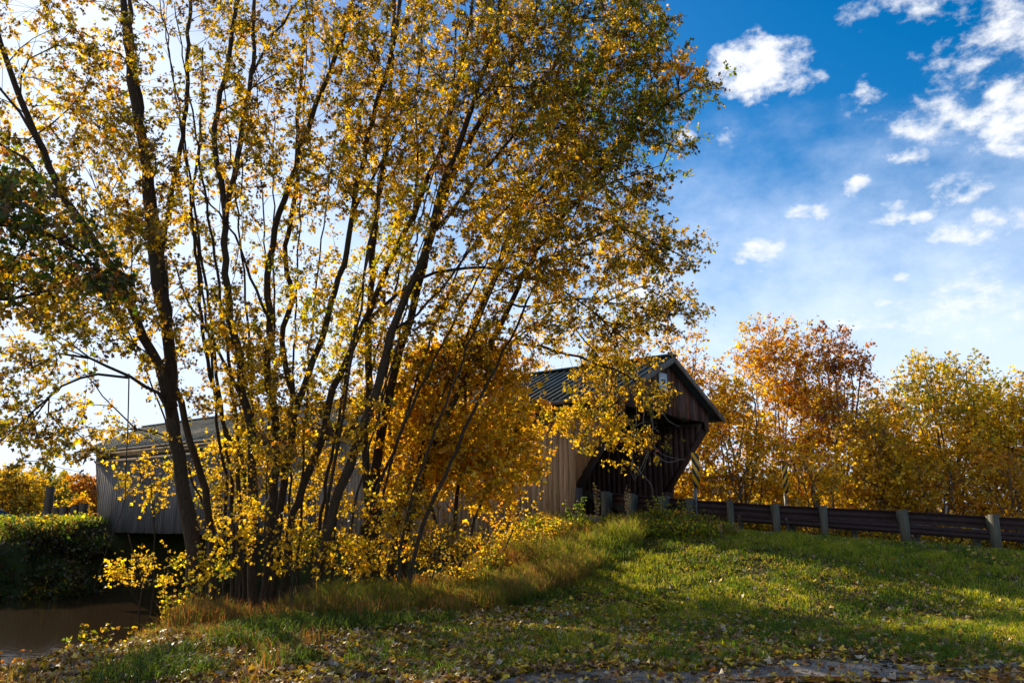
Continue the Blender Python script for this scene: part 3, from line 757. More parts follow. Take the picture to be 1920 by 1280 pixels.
# ------------------------------------------------------------------ the maple clump (stems follow the photograph, each at its own distance)
def stem(ti, px, Y0, Y1, r0, r1):
    n_ = len(px); P = [at(x, y, Y0 + (Y1 - Y0) * (i / (n_ - 1))) for i, (x, y) in enumerate(px)]
    if px[0][1] > 1040:   # rooted: drop the first point into the soil
        P[0][2] = float(gz(P[0][0], P[0][1])) - .15
    return (ti, P, r0, r1)
ST = [
 stem(0, [(374, 1115), (363, 1030), (345, 930), (330, 820), (320, 760), (320, 650), (300, 560), (285, 430), (265, 270), (245, 150), (232, 0), (225, -140)], 14.6, 15.4, .165, .05),
 stem(0, [(322, 765), (300, 690), (255, 600), (205, 495), (156, 422), (125, 375), (78, 281), (27, 156), (0, 78), (-30, -30)], 14.8, 13.6, .11, .035),
 stem(0, [(325, 800), (312, 560), (306, 480), (273, 289), (262, 180), (250, 98), (242, 0), (240, -120)], 15.0, 16.2, .09, .035),
 stem(0, [(117, 371), (50, 300), (0, 270), (-60, 250)], 13.8, 13.3, .04, .02),
 stem(0, [(78, 281), (40, 210), (0, 170), (-40, 110)], 13.7, 13.4, .035, .018),
 stem(0, [(326, 790), (300, 740), (242, 708), (199, 685), (168, 673), (109, 662), (60, 690)], 14.8, 13.7, .045, .015),
 stem(0, [(242, 708), (187, 699), (117, 724), (58, 775), (0, 830), (-30, 870)], 14.2, 13.2, .03, .01),
 stem(1, [(420, 1100), (398, 1000), (370, 879), (357, 826), (346, 786), (330, 720), (318, 640), (300, 500), (330, 330), (350, 180), (355, 20), (360, -100)], 16, 17.3, .10, .035),
 stem(2, [(487, 1118), (473, 1004), (475, 922), (473, 852), (466, 772), (455, 733), (450, 680), (439, 626), (426, 540), (422, 400), (410, 312), (402, 242), (414, 176), (430, 100), (445, 0), (450, -120)], 15.2, 15.8, .115, .03),
 stem(2, [(422, 420), (433, 359), (445, 293), (461, 195), (472, 137), (475, 39), (480, -90)], 15.5, 16.2, .075, .03),
 stem(2, [(466, 160), (500, 84), (562, 0), (610, -90)], 16.0, 16.8, .035, .018),
 stem(2, [(466, 772), (430, 700), (390, 620), (350, 560), (330, 500)], 15.3, 16, .045, .015),
 stem(3, [(452, 1110), (449, 963), (440, 860), (425, 800), (405, 730), (380, 640), (372, 520), (360, 400), (375, 250), (380, 90)], 16.4, 17.6, .065, .02),
 stem(4, [(486, 1117), (506, 1012), (516, 902), (519, 812), (501, 698), (505, 640), (505, 587), (502, 517), (516, 430), (535, 371), (555, 312), (566, 266), (609, 156), (640, 70), (665, -20), (690, -120)], 15.8, 16.8, .115, .035),
 stem(4, [(505, 600), (470, 520), (450, 460), (410, 400), (370, 350)], 16.1, 17, .04, .015),
 stem(5, [(498, 1105), (522, 987), (538, 861), (546, 809), (550, 740), (535, 690), (530, 613), (548, 560), (535, 488), (547, 410), (555, 332), (560, 200), (570, 60), (575, -90)], 16.9, 17.6, .10, .03),
 stem(6, [(528, 1085), (542, 1004), (559, 943), (579, 882), (595, 841), (617, 780), (625, 733), (652, 666), (678, 613), (702, 560), (729, 494), (775, 402), (805, 329), (826, 280), (850, 190), (872, 90), (890, -20), (905, -120)], 16.2, 16.8, .115, .028),
 stem(6, [(690, 600), (735, 561), (784, 524), (845, 506), (906, 503), (967, 518), (1012, 527), (1073, 558), (1130, 600), (1185, 650)], 16.4, 17.8, .05, .012),
 stem(6, [(775, 402), (785, 300), (780, 200), (790, 80), (800, -60)], 16.5, 17, .035, .015),
 stem(7, [(508, 1112), (525, 960), (545, 820), (559, 746), (577, 706), (601, 640), (622, 570), (644, 494), (662, 402), (692, 250), (727, 131), (745, 44), (755, -90)], 16.3, 16.2, .105, .035),
 stem(7, [(662, 402), (700, 330), (740, 250), (760, 170)], 16.2, 16.8, .04, .018),
 stem(8, [(585, 1112), (603, 1044), (616, 983), (632, 922), (656, 874), (672, 821), (701, 746), (717, 693), (733, 626), (759, 555), (781, 509), (805, 448), (823, 372), (845, 310), (880, 220), (905, 140), (930, 50), (945, -80)], 15.4, 16.4, .13, .03),
 stem(8, [(815, 430), (860, 380), (905, 320), (960, 260), (1010, 180), (1050, 90), (1090, 0), (1110, -80)], 16.1, 17, .045, .014),
 stem(8, [(735, 620), (780, 590), (830, 540), (880, 470), (930, 410), (1000, 340), (1060, 290)], 16.0, 16.8, .035, .012),
 stem(9, [(688, 1085), (690, 950), (686, 850), (690, 719), (690, 613), (695, 540), (698, 463), (711, 372), (723, 280), (730, 180), (738, 60), (742, -80)], 17.2, 17.6, .12, .035),
 stem(10, [(712, 1095), (703, 980), (705, 880), (722, 780), (741, 693), (760, 626), (775, 573), (795, 500), (815, 420), (850, 330), (900, 230), (960, 120), (1000, 30), (1030, -70)], 17.6, 17.2, .14, .04),
 stem(10, [(850, 330), (840, 240), (850, 140), (860, 20)], 17.4, 18, .045, .02),
 stem(11, [(748, 1100), (760, 1024), (778, 943), (800, 861), (840, 770), (880, 700), (919, 640), (945, 595), (982, 515), (1020, 450), (1070, 390), (1125, 320), (1180, 260), (1245, 200), (1300, 165)], 17.8, 16.8, .12, .016),
 stem(11, [(982, 515), (1030, 490), (1100, 450), (1160, 430), (1230, 455), (1280, 480)], 17.2, 16.6, .04, .012),
 stem(11, [(1070, 390), (1130, 350), (1180, 330), (1240, 310)], 17, 16.6, .03, .01),
 stem(12, [(722, 1100), (745, 960), (790, 820), (840, 720), (885, 620), (925, 520), (975, 400), (1030, 300), (1090, 190), (1130, 90), (1160, 10), (1180, -60)], 18.4, 18.2, .12, .03),
 stem(12, [(1030, 300), (1090, 240), (1150, 160), (1200, 90), (1240, 40)], 18.3, 18, .035, .012),
 stem(12, [(885, 620), (960, 640), (1040, 655), (1110, 680), (1170, 700), (1215, 740)], 18.4, 20.6, .05, .012),
 stem(12, [(925, 560), (1000, 575), (1080, 560), (1160, 570), (1230, 585), (1280, 590)], 18.3, 18.5, .035, .01),
 stem(12, [(960, 640), (1030, 600), (1100, 640), (1150, 720), (1180, 790)], 18.6, 20.4, .03, .01),
]
MT = {
 0: ('maple_tree', 'leftmost maple of the clump, forked trunk with a limb arching over the water', 'tree', 'maples in the riverbank clump'),
 1: ('maple_tree', 'slim leaning maple right behind the leftmost forked trunk of the clump', 'tree', 'maples in the riverbank clump'),
 2: ('maple_tree', 'upright maple third in the clump, its trunk splitting into a narrow fork high up', 'tree', 'maples in the riverbank clump'),
 3: ('maple_tree', 'thinnest maple stem of the clump, between the two left trunks', 'tree', 'maples in the riverbank clump'),
 4: ('maple_tree', 'slightly wavy maple in the middle of the clump, leaning right at its top', 'tree', 'maples in the riverbank clump'),
 5: ('maple_tree', 'straight dark maple in the middle of the clump, behind the wavy one', 'tree', 'maples in the riverbank clump'),
 6: ('maple_tree', 'maple of the clump with one long branch arching over toward the bridge roof', 'tree', 'maples in the riverbank clump'),
 7: ('maple_tree', 'slender maple with an even rightward lean, left of the arching branch', 'tree', 'maples in the riverbank clump'),
 8: ('maple_tree', 'thick pale lit maple trunk leaning right, nearest of the clump and bare at the foot', 'tree', 'maples in the riverbank clump'),
 9: ('maple_tree', 'vertical maple trunk standing right behind the thick leaning trunk', 'tree', 'maples in the riverbank clump'),
 10: ('maple_tree', 'dark maple just right of the vertical trunk, spreading high over the centre', 'tree', 'maples in the riverbank clump'),
 11: ('maple_tree', 'low leaning maple whose long spray of leaves reaches farthest right into the blue sky', 'tree', 'maples in the riverbank clump'),
 12: ('maple_tree', 'rearmost right maple of the clump whose drooping branches hang over the bridge roof and portal', 'tree', 'maples in the riverbank clump'),
}
for i in range(20):      # thin whips of the clump fanning out from the low shared base
    bx = 385 + i * 19.5 + random.uniform(-8, 8); tx = 545 + (bx - 530) * random.uniform(2.3, 3.7); hy = random.uniform(-60, 430); Yb = random.uniform(15.6, 17.6)
    fr = (1105 - hy); cu = random.uniform(-18, 18)
    px = [(bx, 1108)] + [(bx + (tx - bx) * (q ** 1.35) + cu * math.sin(q * 3.1), 1105 - fr * q) for q in (.12, .28, .45, .62, .8, 1.0)]
    own_ = min(((374, 0), (420, 1), (487, 2), (528, 6), (585, 8), (690, 9), (712, 10), (748, 11)), key=lambda t_: abs(t_[0] - bx))[1]
    ST.append(stem(own_, px, Yb, Yb + random.uniform(-.5, 1.5), random.uniform(.03, .06), .01))
mnames = list(MIX)
def blobs(spec, clump=.02):
    P, Mi = [], []
    for (cx_, cy_, rx, ry, rot, n_, Y_, dY, mix) in spec:
        got = 0; cr, sr = math.cos(R(rot)), math.sin(R(rot))
        ph = rng.uniform(0, 6, 6)
        while got < n_:
            u_ = rng.uniform(-1, 1, (n_ * 3 + 60, 3)); r2 = (u_ ** 2).sum(1); u_ = u_[r2 < 1]
            x = cx_ + rx * u_[:, 0] * cr - ry * u_[:, 1] * sr; y = cy_ + rx * u_[:, 0] * sr + ry * u_[:, 1] * cr; Yd = Y_ + dY * u_[:, 2]
            f = np.sin(x * .041 + 1.9 * np.sin(y * .023 + ph[0]) + ph[1]) * np.sin(y * .047 + 2 * np.sin(x * .019 + ph[2]) + Yd * 1.9)
            k_ = f + rng.uniform(-.6, .6, len(f)) > -clump
            for a, b, c in zip(x[k_], y[k_], Yd[k_]):
                if got >= n_: break
                p_ = at(a, b, c)
                if p_[2] > gz(p_[0], p_[1]) + .15: P.append(p_)
                else: continue
                Mi.append(mnames.index(mix)); got += 1
    return np.array(P), np.array(Mi)
def shoots(spec, root=(590, 1080)):
    P, Mi = [], []
    for (cx_, cy_, rx, ry, rot, n_, Y_, dY, mix) in spec:
        cr, sr = math.cos(R(rot)), math.sin(R(rot)); got = 0; n_ = int(n_ * .62)
        if cx_ > 900 and ry > 30: rx, ry = rx * .84, ry * .9
        while got < n_:
            a_ = rng.uniform(0, 2 * math.pi); r_ = rng.uniform(0, 1) ** .5
            ex, ey = rx * r_ * math.cos(a_), ry * r_ * math.sin(a_)
            x, y, Yd = cx_ + ex * cr - ey * sr, cy_ + ex * sr + ey * cr, Y_ + dY * rng.uniform(-1, 1)
            th = math.atan2(y - root[1], (x - root[0]) * (1.0 if y < 640 else 1.5)) + rng.normal() * .26
            if rx < 60 or ry < 25: th = R(rot) + (math.pi if math.cos(R(rot)) * (x - root[0]) < 0 else 0) * 0 + rng.normal() * .15
            ln = rng.uniform(35, 115) * min(1, max(rx, 40) / 110); k_ = max(2, int(ln / 17)); bend = rng.normal() * .004
            dz_ = rng.normal() * .25
            for i in range(k_):
                f_ = i / (k_ - 1) - .5; t2 = th + bend * f_ * ln * 2
                p_ = at(x + math.cos(t2) * ln * f_ + rng.normal() * 4.5, y + math.sin(t2) * ln * f_ + rng.normal() * 4.5, Yd + dz_ * f_ + rng.normal() * .07)
                if p_[2] > gz(p_[0], p_[1]) + .15: P.append(p_); Mi.append(mnames.index(mix))
                got += 1
    return np.array(P), np.array(Mi)
SPEC = [
 (110, 130, 190, 190, 0, 320, 15, 1.6, 'mix'), (330, 170, 190, 210, 0, 350, 16, 2, 'dull'), (300, 420, 170, 160, 0, 230, 16, 2, 'mix'),
 (500, 90, 170, 150, 0, 270, 16.5, 2, 'mix'), (640, 190, 190, 200, 0, 640, 16.5, 2, 'gold'), (820, 90, 190, 160, 0, 760, 16.2, 2.2, 'gold'),
 (830, 300, 190, 170, 0, 640, 16.4, 2, 'gold'), (1010, 110, 180, 170, 0, 700, 16.5, 2, 'dull'), (1110, 210, 150, 130, -30, 500, 17, 1.6, 'olive'),
 (1090, 60, 100, 90, -30, 150, 17, 1.4, 'olive'), (1190, 225, 90, 45, -38, 120, 16.8, .8, 'olive'), (1285, 185, 70, 20, -30, 60, 16.7, .4, 'olive'), (1240, 270, 60, 18, -15, 45, 16.7, .4, 'olive'), (1240, 60, 45, 16, -50, 28, 17, .4, 'olive'), (1215, 350, 50, 20, 10, 35, 16.8, .4, 'dull'), (1270, 150, 55, 45, -38, 45, 16.6, .5, 'orangey'),
 (980, 340, 165, 130, -20, 520, 16.6, 2, 'gold'), (1110, 320, 85, 50, -10, 120, 16.8, 1.2, 'dull'), (1080, 460, 180, 85, -5, 500, 17, 1.6, 'gold'),
 (1230, 475, 80, 30, 0, 70, 16.6, .6, 'dull'), (1200, 590, 110, 42, 0, 150, 18.4, 1, 'dull'), (960, 560, 170, 90, 0, 330, 17.5, 1.6, 'mix'),
 (1090, 630, 120, 60, 0, 130, 18.8, 1.2, 'gold'), (1130, 715, 60, 50, 20, 90, 20.1, .9, 'gold'), (1215, 735, 45, 40, 0, 50, 20.8, .6, 'dull'), (1120, 810, 70, 45, 35, 70, 20, .7, 'bright'),
 (1180, 805, 65, 18, 25, 50, 20.4, .5, 'gold'), (1180, 660, 85, 34, 10, 120, 20.6, .9, 'gold'), (1050, 790, 65, 45, 0, 55, 19.8, .9, 'gold'),
 (650, 460, 150, 140, 0, 230, 16.8, 2, 'limey'), (470, 330, 150, 160, 0, 190, 16.5, 2, 'mix'), (440, 560, 170, 120, 0, 190, 16.5, 1.8, 'mix'),
 (600, 640, 150, 110, 0, 240, 17, 1.8, 'limey'), (560, 780, 150, 100, 0, 330, 16.4, 1.6, 'gold'), (400, 680, 150, 90, 0, 210, 16, 1.6, 'mix'),
 (760, 540, 110, 90, 0, 110, 17, 1.5, 'gold'), (820, 660, 120, 70, 0, 220, 17.6, 1.2, 'dull'),
 (140, 620, 160, 70, -10, 190, 14.2, 1.3, 'dull'), (60, 780, 90, 110, 0, 130, 13.6, 1.2, 'dull'), (200, 480, 130, 90, 0, 200, 14.6, 1.4, 'mix'),
 (230, 770, 110, 70, 0, 34, 14.4, 1, 'gold'), (180, 300, 160, 110, 0, 190, 15, 1.6, 'mix'),
]
for i in range(34):      # ragged sprays pointing up and out along the right side of the crown
    t_ = i / 33; bx, by = (1150 + 55 * t_ + random.uniform(-30, 20), -40 + 300 * t_) if i < 20 else (1145 + random.uniform(-30, 25) + (60 if 430 < 290 + (i - 20) * 26 < 600 else 0), 290 + (i - 20) * 26)
    ln = random.uniform(30, 68); ro = random.uniform(-55, -28) if i < 16 else random.uniform(-32, 4); Ys = (16.8 if by < 420 else 17.8) + random.uniform(-.6, .6)
    SPEC.append((bx + ln * .6, by, ln, random.uniform(8, 15), ro, int(ln * .34), Ys, .3, random.choice(('olive', 'dull', 'gold'))))
A, Mi = shoots(SPEC)
build_forest(ST, (A, Mi), MT, 9, .077, twig_len=.28)

# ------------------------------------------------------------------ dense golden maple in front of the bridge, sun-lit saplings, near overhanging tree
ST2 = [
 stem(0, [(845, 1090), (850, 1000), (862, 900), (870, 800), (875, 700), (880, 640)], 18.2, 18.4, .07, .02),
 stem(0, [(848, 1080), (810, 960), (780, 860), (760, 760)], 18.2, 18, .05, .015),
 stem(0, [(850, 1060), (900, 950), (950, 850), (985, 750)], 18.2, 18.6, .05, .015),
]
A2, M2 = blobs([(870, 750, 150, 130, 0, 330, 18.2, 1.5, 'yell'), (860, 800, 150, 110, 0, 200, 18.2, 1.5, 'yell'), (900, 880, 110, 80, 0, 210, 18.3, 1.3, 'yell'), (770, 830, 90, 110, 0, 260, 18, 1.1, 'yell'), (970, 850, 50, 70, 0, 60, 18.6, .8, 'yell'), (880, 680, 120, 50, 0, 150, 18.3, 1, 'yell')], .6)
build_forest(ST2, (A2, M2), {0: ('golden_maple', 'dense orange gold young maple standing before the bridge siding, right of the trunks', 'tree', None)}, 6, .10)
SAP = [
 (300, 1000, [(300, 1090), (290, 980), (270, 900), (255, 850)], 15.6, [(290, 900, 45, 60, 0, 34, 15.6, .5, 'bright'), (250, 880, 40, 35, 0, 12, 15.6, .5, 'bright')], 'bright yellow sapling left of the first trunk, before the grey siding'),
 (0, 0, [(400, 1110), (405, 1000), (415, 920), (420, 850)], 17.6, [(420, 900, 60, 90, 0, 120, 17.6, .7, 'bright')], 'yellow sapling between the first and second trunks of the clump'),
 (0, 0, [(585, 1105), (590, 1000), (592, 920), (590, 850)], 18, [(590, 900, 45, 100, 0, 130, 18, .7, 'bright'), (540, 1000, 50, 60, 0, 50, 17.6, .5, 'bright')], 'backlit yellow sapling behind the middle trunks of the clump'),
 (0, 0, [(680, 1110), (690, 1040), (705, 980), (720, 930)], 16, [(700, 990, 70, 70, 0, 80, 16, .5, 'bright'), (760, 950, 60, 60, 0, 60, 16.3, .5, 'gold')], 'yellow sapling right of the thick leaning trunk'),
 (0, 0, [(260, 1120), (270, 1080), (250, 1040), (240, 1000)], 14.6, [(275, 1070, 60, 40, 0, 32, 14.6, .4, 'bright')], 'low yellow sapling leaning over the water left of the trunks'),
 (0, 0, [(640, 1120), (655, 1070), (665, 1030), (672, 1000)], 15.4, [(665, 1050, 60, 45, 0, 60, 15.4, .4, 'bright')], 'small yellow sapling at the foot of the thick leaning trunk'),
 (0, 0, [(800, 1110), (815, 1060), (830, 1010), (850, 970)], 17.3, [(820, 1020, 70, 55, 0, 100, 17.3, .5, 'gold')], 'yellow gold sapling under the dense orange gold maple'),
 (0, 0, [(930, 1080), (945, 1040), (960, 1000), (985, 950)], 19, [(965, 970, 50, 40, 0, 26, 19, .5, 'yell'), (930, 1020, 55, 25, 0, 26, 19, .4, 'gold')], 'low tangled sapling by the bottom of the near siding'),
 (0, 0, [(452, 1125), (448, 1060), (440, 1000), (430, 950)], 14.3, [(440, 1000, 45, 70, 0, 38, 14.3, .4, 'bright')], 'yellow sapling in front of the second trunk of the clump'),
 (0, 0, [(545, 1130), (550, 1080), (560, 1030), (570, 990)], 14.2, [(560, 1030, 40, 60, 0, 34, 14.2, .4, 'bright')], 'yellow sapling before the fork of leaning trunks in mid clump'),
 (0, 0, [(500, 1120), (497, 1000), (500, 900), (505, 830)], 14.6, [(500, 860, 60, 70, 0, 44, 14.6, .5, 'gold'), (480, 960, 35, 40, 0, 14, 14.6, .3, 'bright')], 'tall thin yellow sapling rising before the middle trunks'),
 (0, 0, [(410, 1125), (405, 1080), (400, 1060), (395, 1040)], 14.1, [(400, 1075, 40, 28, 0, 22, 14.1, .3, 'limey')], 'tiny yellow green sapling at the foot of the first two trunks'),
]
for i, (_, _, px, Y_, bl_, lab) in enumerate(SAP):
    bl_ = [(*q[:5], int(q[5] * .75), *q[6:]) for q in bl_]; a_, b_ = blobs(bl_, .5)
    build_forest([stem(0, px, Y_, Y_, .03, .008)], (a_, b_), {0: ('maple_sapling', lab, 'sapling', 'yellow saplings under the maples')}, 6, .068, .36, tipr=.003, sides=6)
# tree just left of the frame, its dark limb hangs in
STN = [(0, [np.array([-7.6, 6.4, -3.2]), at(-420, 700, 8.5), at(-200, 480, 9.2), at(-60, 420, 9.6), at(60, 430, 10), at(150, 470, 10.2)], .14, .02),
       (0, [at(-200, 480, 9.2), at(-80, 560, 9.6), at(20, 560, 9.8), at(90, 545, 10)], .05, .012)]
A3, M3 = blobs([(60, 410, 170, 40, 22, 60, 10, 1.5, 'shade'), (10, 490, 190, 40, 14, 60, 10, 1.5, 'shade'), (-80, 420, 140, 130, 0, 60, 9.5, 1.2, 'shade'), (170, 510, 90, 30, 20, 26, 10.4, .6, 'shade'), (40, 560, 130, 50, 15, 34, 10, .9, 'dull'), (30, 350, 90, 60, 0, 30, 10, .8, 'olive')], .2)
build_forest(STN, (A3, M3), {0: ('overhanging_tree', 'dark green and rust leaved limb of a tree reaching in from the left edge', 'tree', None)}, 6, .095)
# big near vine leaves along the top left branch
def spray(px, Y_, nl, mix, lab, sz=.12, r=.008):
    P = [at(x, y, Y_ + .15 * i) for i, (x, y) in enumerate(px)]
    r_ = empty('grape_vine', tuple(P[0])); tag(r_, lab, 'vine')
    sp_ = smooth_path(P, .15) - P[0]
    mb = MB(); mb.tube(sp_, np.linspace(r, r * .4, len(sp_)), 5); mb.build('vine_stem', M['twig'], r_)
    ii = rng.integers(0, len(sp_), nl); LP = sp_[ii] + rng.normal(size=(nl, 3)) * .1
    c_ = pick(mix, nl) * rng.uniform(.8, 1.15, (nl, 1))
    v, f, c = leaves(LP, rng.normal(size=(nl, 3)) * .5 + np.array([0, 0, -1]), sz * rng.uniform(.7, 1.3, nl), c_)
    if nl: mesh_np('vine_leaves', v, f, M['leaf'], r_, tint=c)
spray([(265, 160), (200, 190), (150, 205), (95, 190), (40, 140)], 12.4, 42, 'bright', 'vine with large yellow leaves high in the left maple', .13)
spray([(230, 330), (190, 250), (150, 200), (120, 150)], 12.6, 26, 'orangey', 'vine with large orange leaves beside the high yellow leaved vine', .12)
spray([(242, 700), (240, 790), (236, 880), (232, 945), (195, 1045), (175, 1110)], 13.2, 0, 'gold', 'bare dark vine hanging from the arching limb down to the bank', .1, .012)
spray([(160, 640), (165, 690), (158, 760), (150, 830)], 12.6, 12, 'limey', 'thin hanging vine with a few large yellow green leaves against the sky', .13, .004)

# pale bare vine tangle hanging before the portal
r_ = empty('hanging_vine', tuple(at(1205, 770, 21.5))); tag(r_, 'tangle of pale bare vine stems hanging in front of the dark portal', 'vine')
o_ = np.array(r_.location); mb = MB()
VN = [[(1195, 740), (1193, 790), (1187, 830), (1186, 860), (1192, 900)], [(1212, 750), (1206, 790), (1209, 815), (1215, 850), (1200, 890), (1188, 870)],
      [(1215, 760), (1224, 800), (1224, 830), (1240, 850), (1262, 858), (1285, 862)], [(1190, 870), (1205, 890), (1222, 910), (1225, 935)],
      [(1222, 770), (1225, 800), (1235, 810), (1232, 798), (1222, 806)], [(1200, 830), (1215, 850), (1222, 872)], [(1210, 790), (1190, 800), (1175, 825)], [(1240, 770), (1255, 790), (1275, 800)],
      [(1186, 860), (1183, 885), (1192, 902)], [(1213, 850), (1204, 872), (1190, 900)], [(1224, 830), (1214, 838), (1196, 832)], [(1226, 848), (1250, 866), (1280, 860)]]
for i, px in enumerate(VN):
    P = [at(x, y, 21.4 + .12 * j + .1 * (i % 3)) - o_ for j, (x, y) in enumerate(px)]; sp_ = smooth_path(P, .12); mb.tube(sp_, np.linspace(.014, .006, len(sp_)), 5)
mb.build('vine_stem', M['vine'], r_)
n_ = 46; ii = rng.integers(0, len(VN), n_)
LP = np.array([at(VN[i][0][0] + rng.normal() * 22, VN[i][0][1] + rng.normal() * 14, 21.3) - o_ for i in ii]); LP[:3] = at(1232, 842, 21.4) - o_
v, f, c = leaves(LP, rng.normal(size=(n_, 3)) * .5 + np.array([0, 0, -1]), rng.uniform(.07, .12, n_), np.where(np.arange(n_)[:, None] < 3, np.array([[.5, .16, .1]]), pick('gold', n_)))
mesh_np('vine_leaves', v, f, M['leaf'], r_, tint=c)

# ------------------------------------------------------------------ background trees
def bg_tree(px, Y_, top, hw, mix, lab, ntw=330, base=985, mix2=None, name='autumn_tree', group='autumn trees beyond the road', low=.12, leafs=5, lsz=.13, nst=6, cat='tree', lean=0):
    g = at(px, base, Y_); gzv = float(gz(g[0], g[1])) - .1
    H_ = at(px, top, Y_)[2] - gzv; Wd = hw / 1535 * Y_
    b = np.array([g[0], g[1], gzv]); ntw = int(ntw * 1.7)
    stems_ = []
    for i in range(nst):
        a_ = i * 2 * math.pi / nst + random.uniform(-.4, .4); s_ = random.uniform(.35, .85)
        t_ = b + np.array([math.cos(a_) * Wd * s_ * .8 + lean * H_, math.sin(a_) * Wd * s_ * .6, H_ * random.uniform(.7, .93)])
        b0 = b + np.array([math.cos(a_), math.sin(a_), 0]) * random.uniform(.03, .3)
        m1 = b0 + (t_ - b0) * np.array([.22, .22, .38]); m2 = b0 + (t_ - b0) * np.array([.6, .6, .72])
        stems_.append((0, [b0, m1 + rng.normal(size=3) * .15, m2 + rng.normal(size=3) * .2, t_], random.uniform(.04, .085), .015))
    P = []
    nb = 26; cen = []
    for i in range(nb):
        q = rng.normal(size=3); q /= np.linalg.norm(q); q *= rng.uniform(.35, 1) ** .6
        zz = low + (1 - low) * (.5 + .5 * q[2]); wprof = math.sin(math.pi * min(1, max(.0, (zz * .8 + .12)))) ** .6
        cen.append(b + np.array([q[0] * Wd * wprof + lean * H_ * zz, q[1] * Wd * .8 * wprof, zz * H_ * .93]))
    cen = np.array(cen); ci = rng.integers(0, nb, ntw); P = cen[ci] + rng.normal(size=(ntw, 3)) * np.array([.2, .2, .15]) * Wd
    ns_ = int(ntw * .3)   # loose fill
    q = rng.uniform(-1, 1, (ns_, 3)); zz = low + (1 - low) * rng.uniform(0, 1, ns_); wp = np.sin(np.pi * np.clip(zz * .8 + .1, 0, 1)) ** .5
    P[:ns_] = b + np.stack([q[:, 0] * Wd * wp + lean * H_ * zz, q[:, 1] * Wd * .8 * wp, zz * H_], 1)
    P = P[P[:, 2] > gz(P[:, 0], P[:, 1]) + .2]
    Mi_ = np.full(len(P), mnames.index(mix))
    if mix2: Mi_ = np.where((P[:, 2] - gzv) / H_ + rng.normal(size=len(P)) * .12 > .62, mnames.index(mix2), Mi_)
    build_forest(stems_, (P, Mi_), {0: (name, lab, cat, group)}, leafs, lsz, .45, simple=True, barkmat='bark_bg', tipr=.006, sides=6)

bg_tree(1300, 31.5, 625, 75, 'bgold', 'pale orange tree with a thin open top, just behind the portal roof', 330, mix2='orangey')
bg_tree(1390, 31, 690, 70, 'bgold', 'dark stemmed tree with sparse leaves at the right of the bridge roof', 170, low=.3)
bg_tree(1470, 34, 606, 105, 'orangey', 'tallest tree behind the road with a bright orange top', 620, mix2='orangey')
bg_tree(1590, 33, 612, 85, 'bgold', 'dark rust and purple topped tree right of the tallest orange one', 380, mix2='purpled', low=.15)
bg_tree(1530, 29.5, 820, 90, 'bgold', 'low olive gold bush below the tallest orange tree', 170, low=0, name='autumn_bush', cat='bush')
bg_tree(1655, 30.5, 765, 75, 'bgold', 'thin stemmed yellow tree between the rust topped and the round yellow trees', 260, low=.1)
bg_tree(1705, 36, 722, 70, 'bright', 'bright yellow tree peeking between the dark rust tree and the round yellow tree', 330)
bg_tree(1800, 32, 668, 115, 'bright', 'broad round yellow tree with green tips near the right edge', 620, mix2='limey', low=.22, nst=9)
bg_tree(1915, 33, 715, 75, 'limey', 'greener tree at the right edge of the photo', 330)
bg_tree(1900, 29.5, 840, 90, 'orangey', 'low orange bush at the right edge behind the guardrail', 170, low=0, name='autumn_bush', cat='bush')
bg_tree(1770, 30, 860, 90, 'bgold', 'low gold and brown bush under the round yellow tree', 160, low=0, name='autumn_bush', cat='bush')
bg_tree(1640, 30.5, 865, 75, 'bgold', 'low yellow bush behind the guardrail under the rust topped tree', 150, low=0, name='autumn_bush', cat='bush')
bg_tree(1400, 29.8, 850, 85, 'bgold', 'low olive bush between the two striped markers', 170, low=0, name='autumn_bush', cat='bush')
bg_tree(1310, 31, 810, 60, 'bgold', 'yellow bush right behind the portal corner and its striped marker', 150, low=0, name='autumn_bush', cat='bush')
bg_tree(1990, 31, 690, 90, 'bgold', 'yellow tree just past the right edge', 260)
# beyond the bridge, seen between the maple trunks
bg_tree(700, 44, 590, 60, 'orangey', 'orange tree beyond the bridge seen between the leaning trunks', 300)
bg_tree(1080, 46, 650, 130, 'bgold', 'gold tree beyond the bridge roof', 420)
bg_tree(900, 47, 690, 120, 'bgold', 'yellow tree beyond the bridge behind the dense orange gold maple', 300)
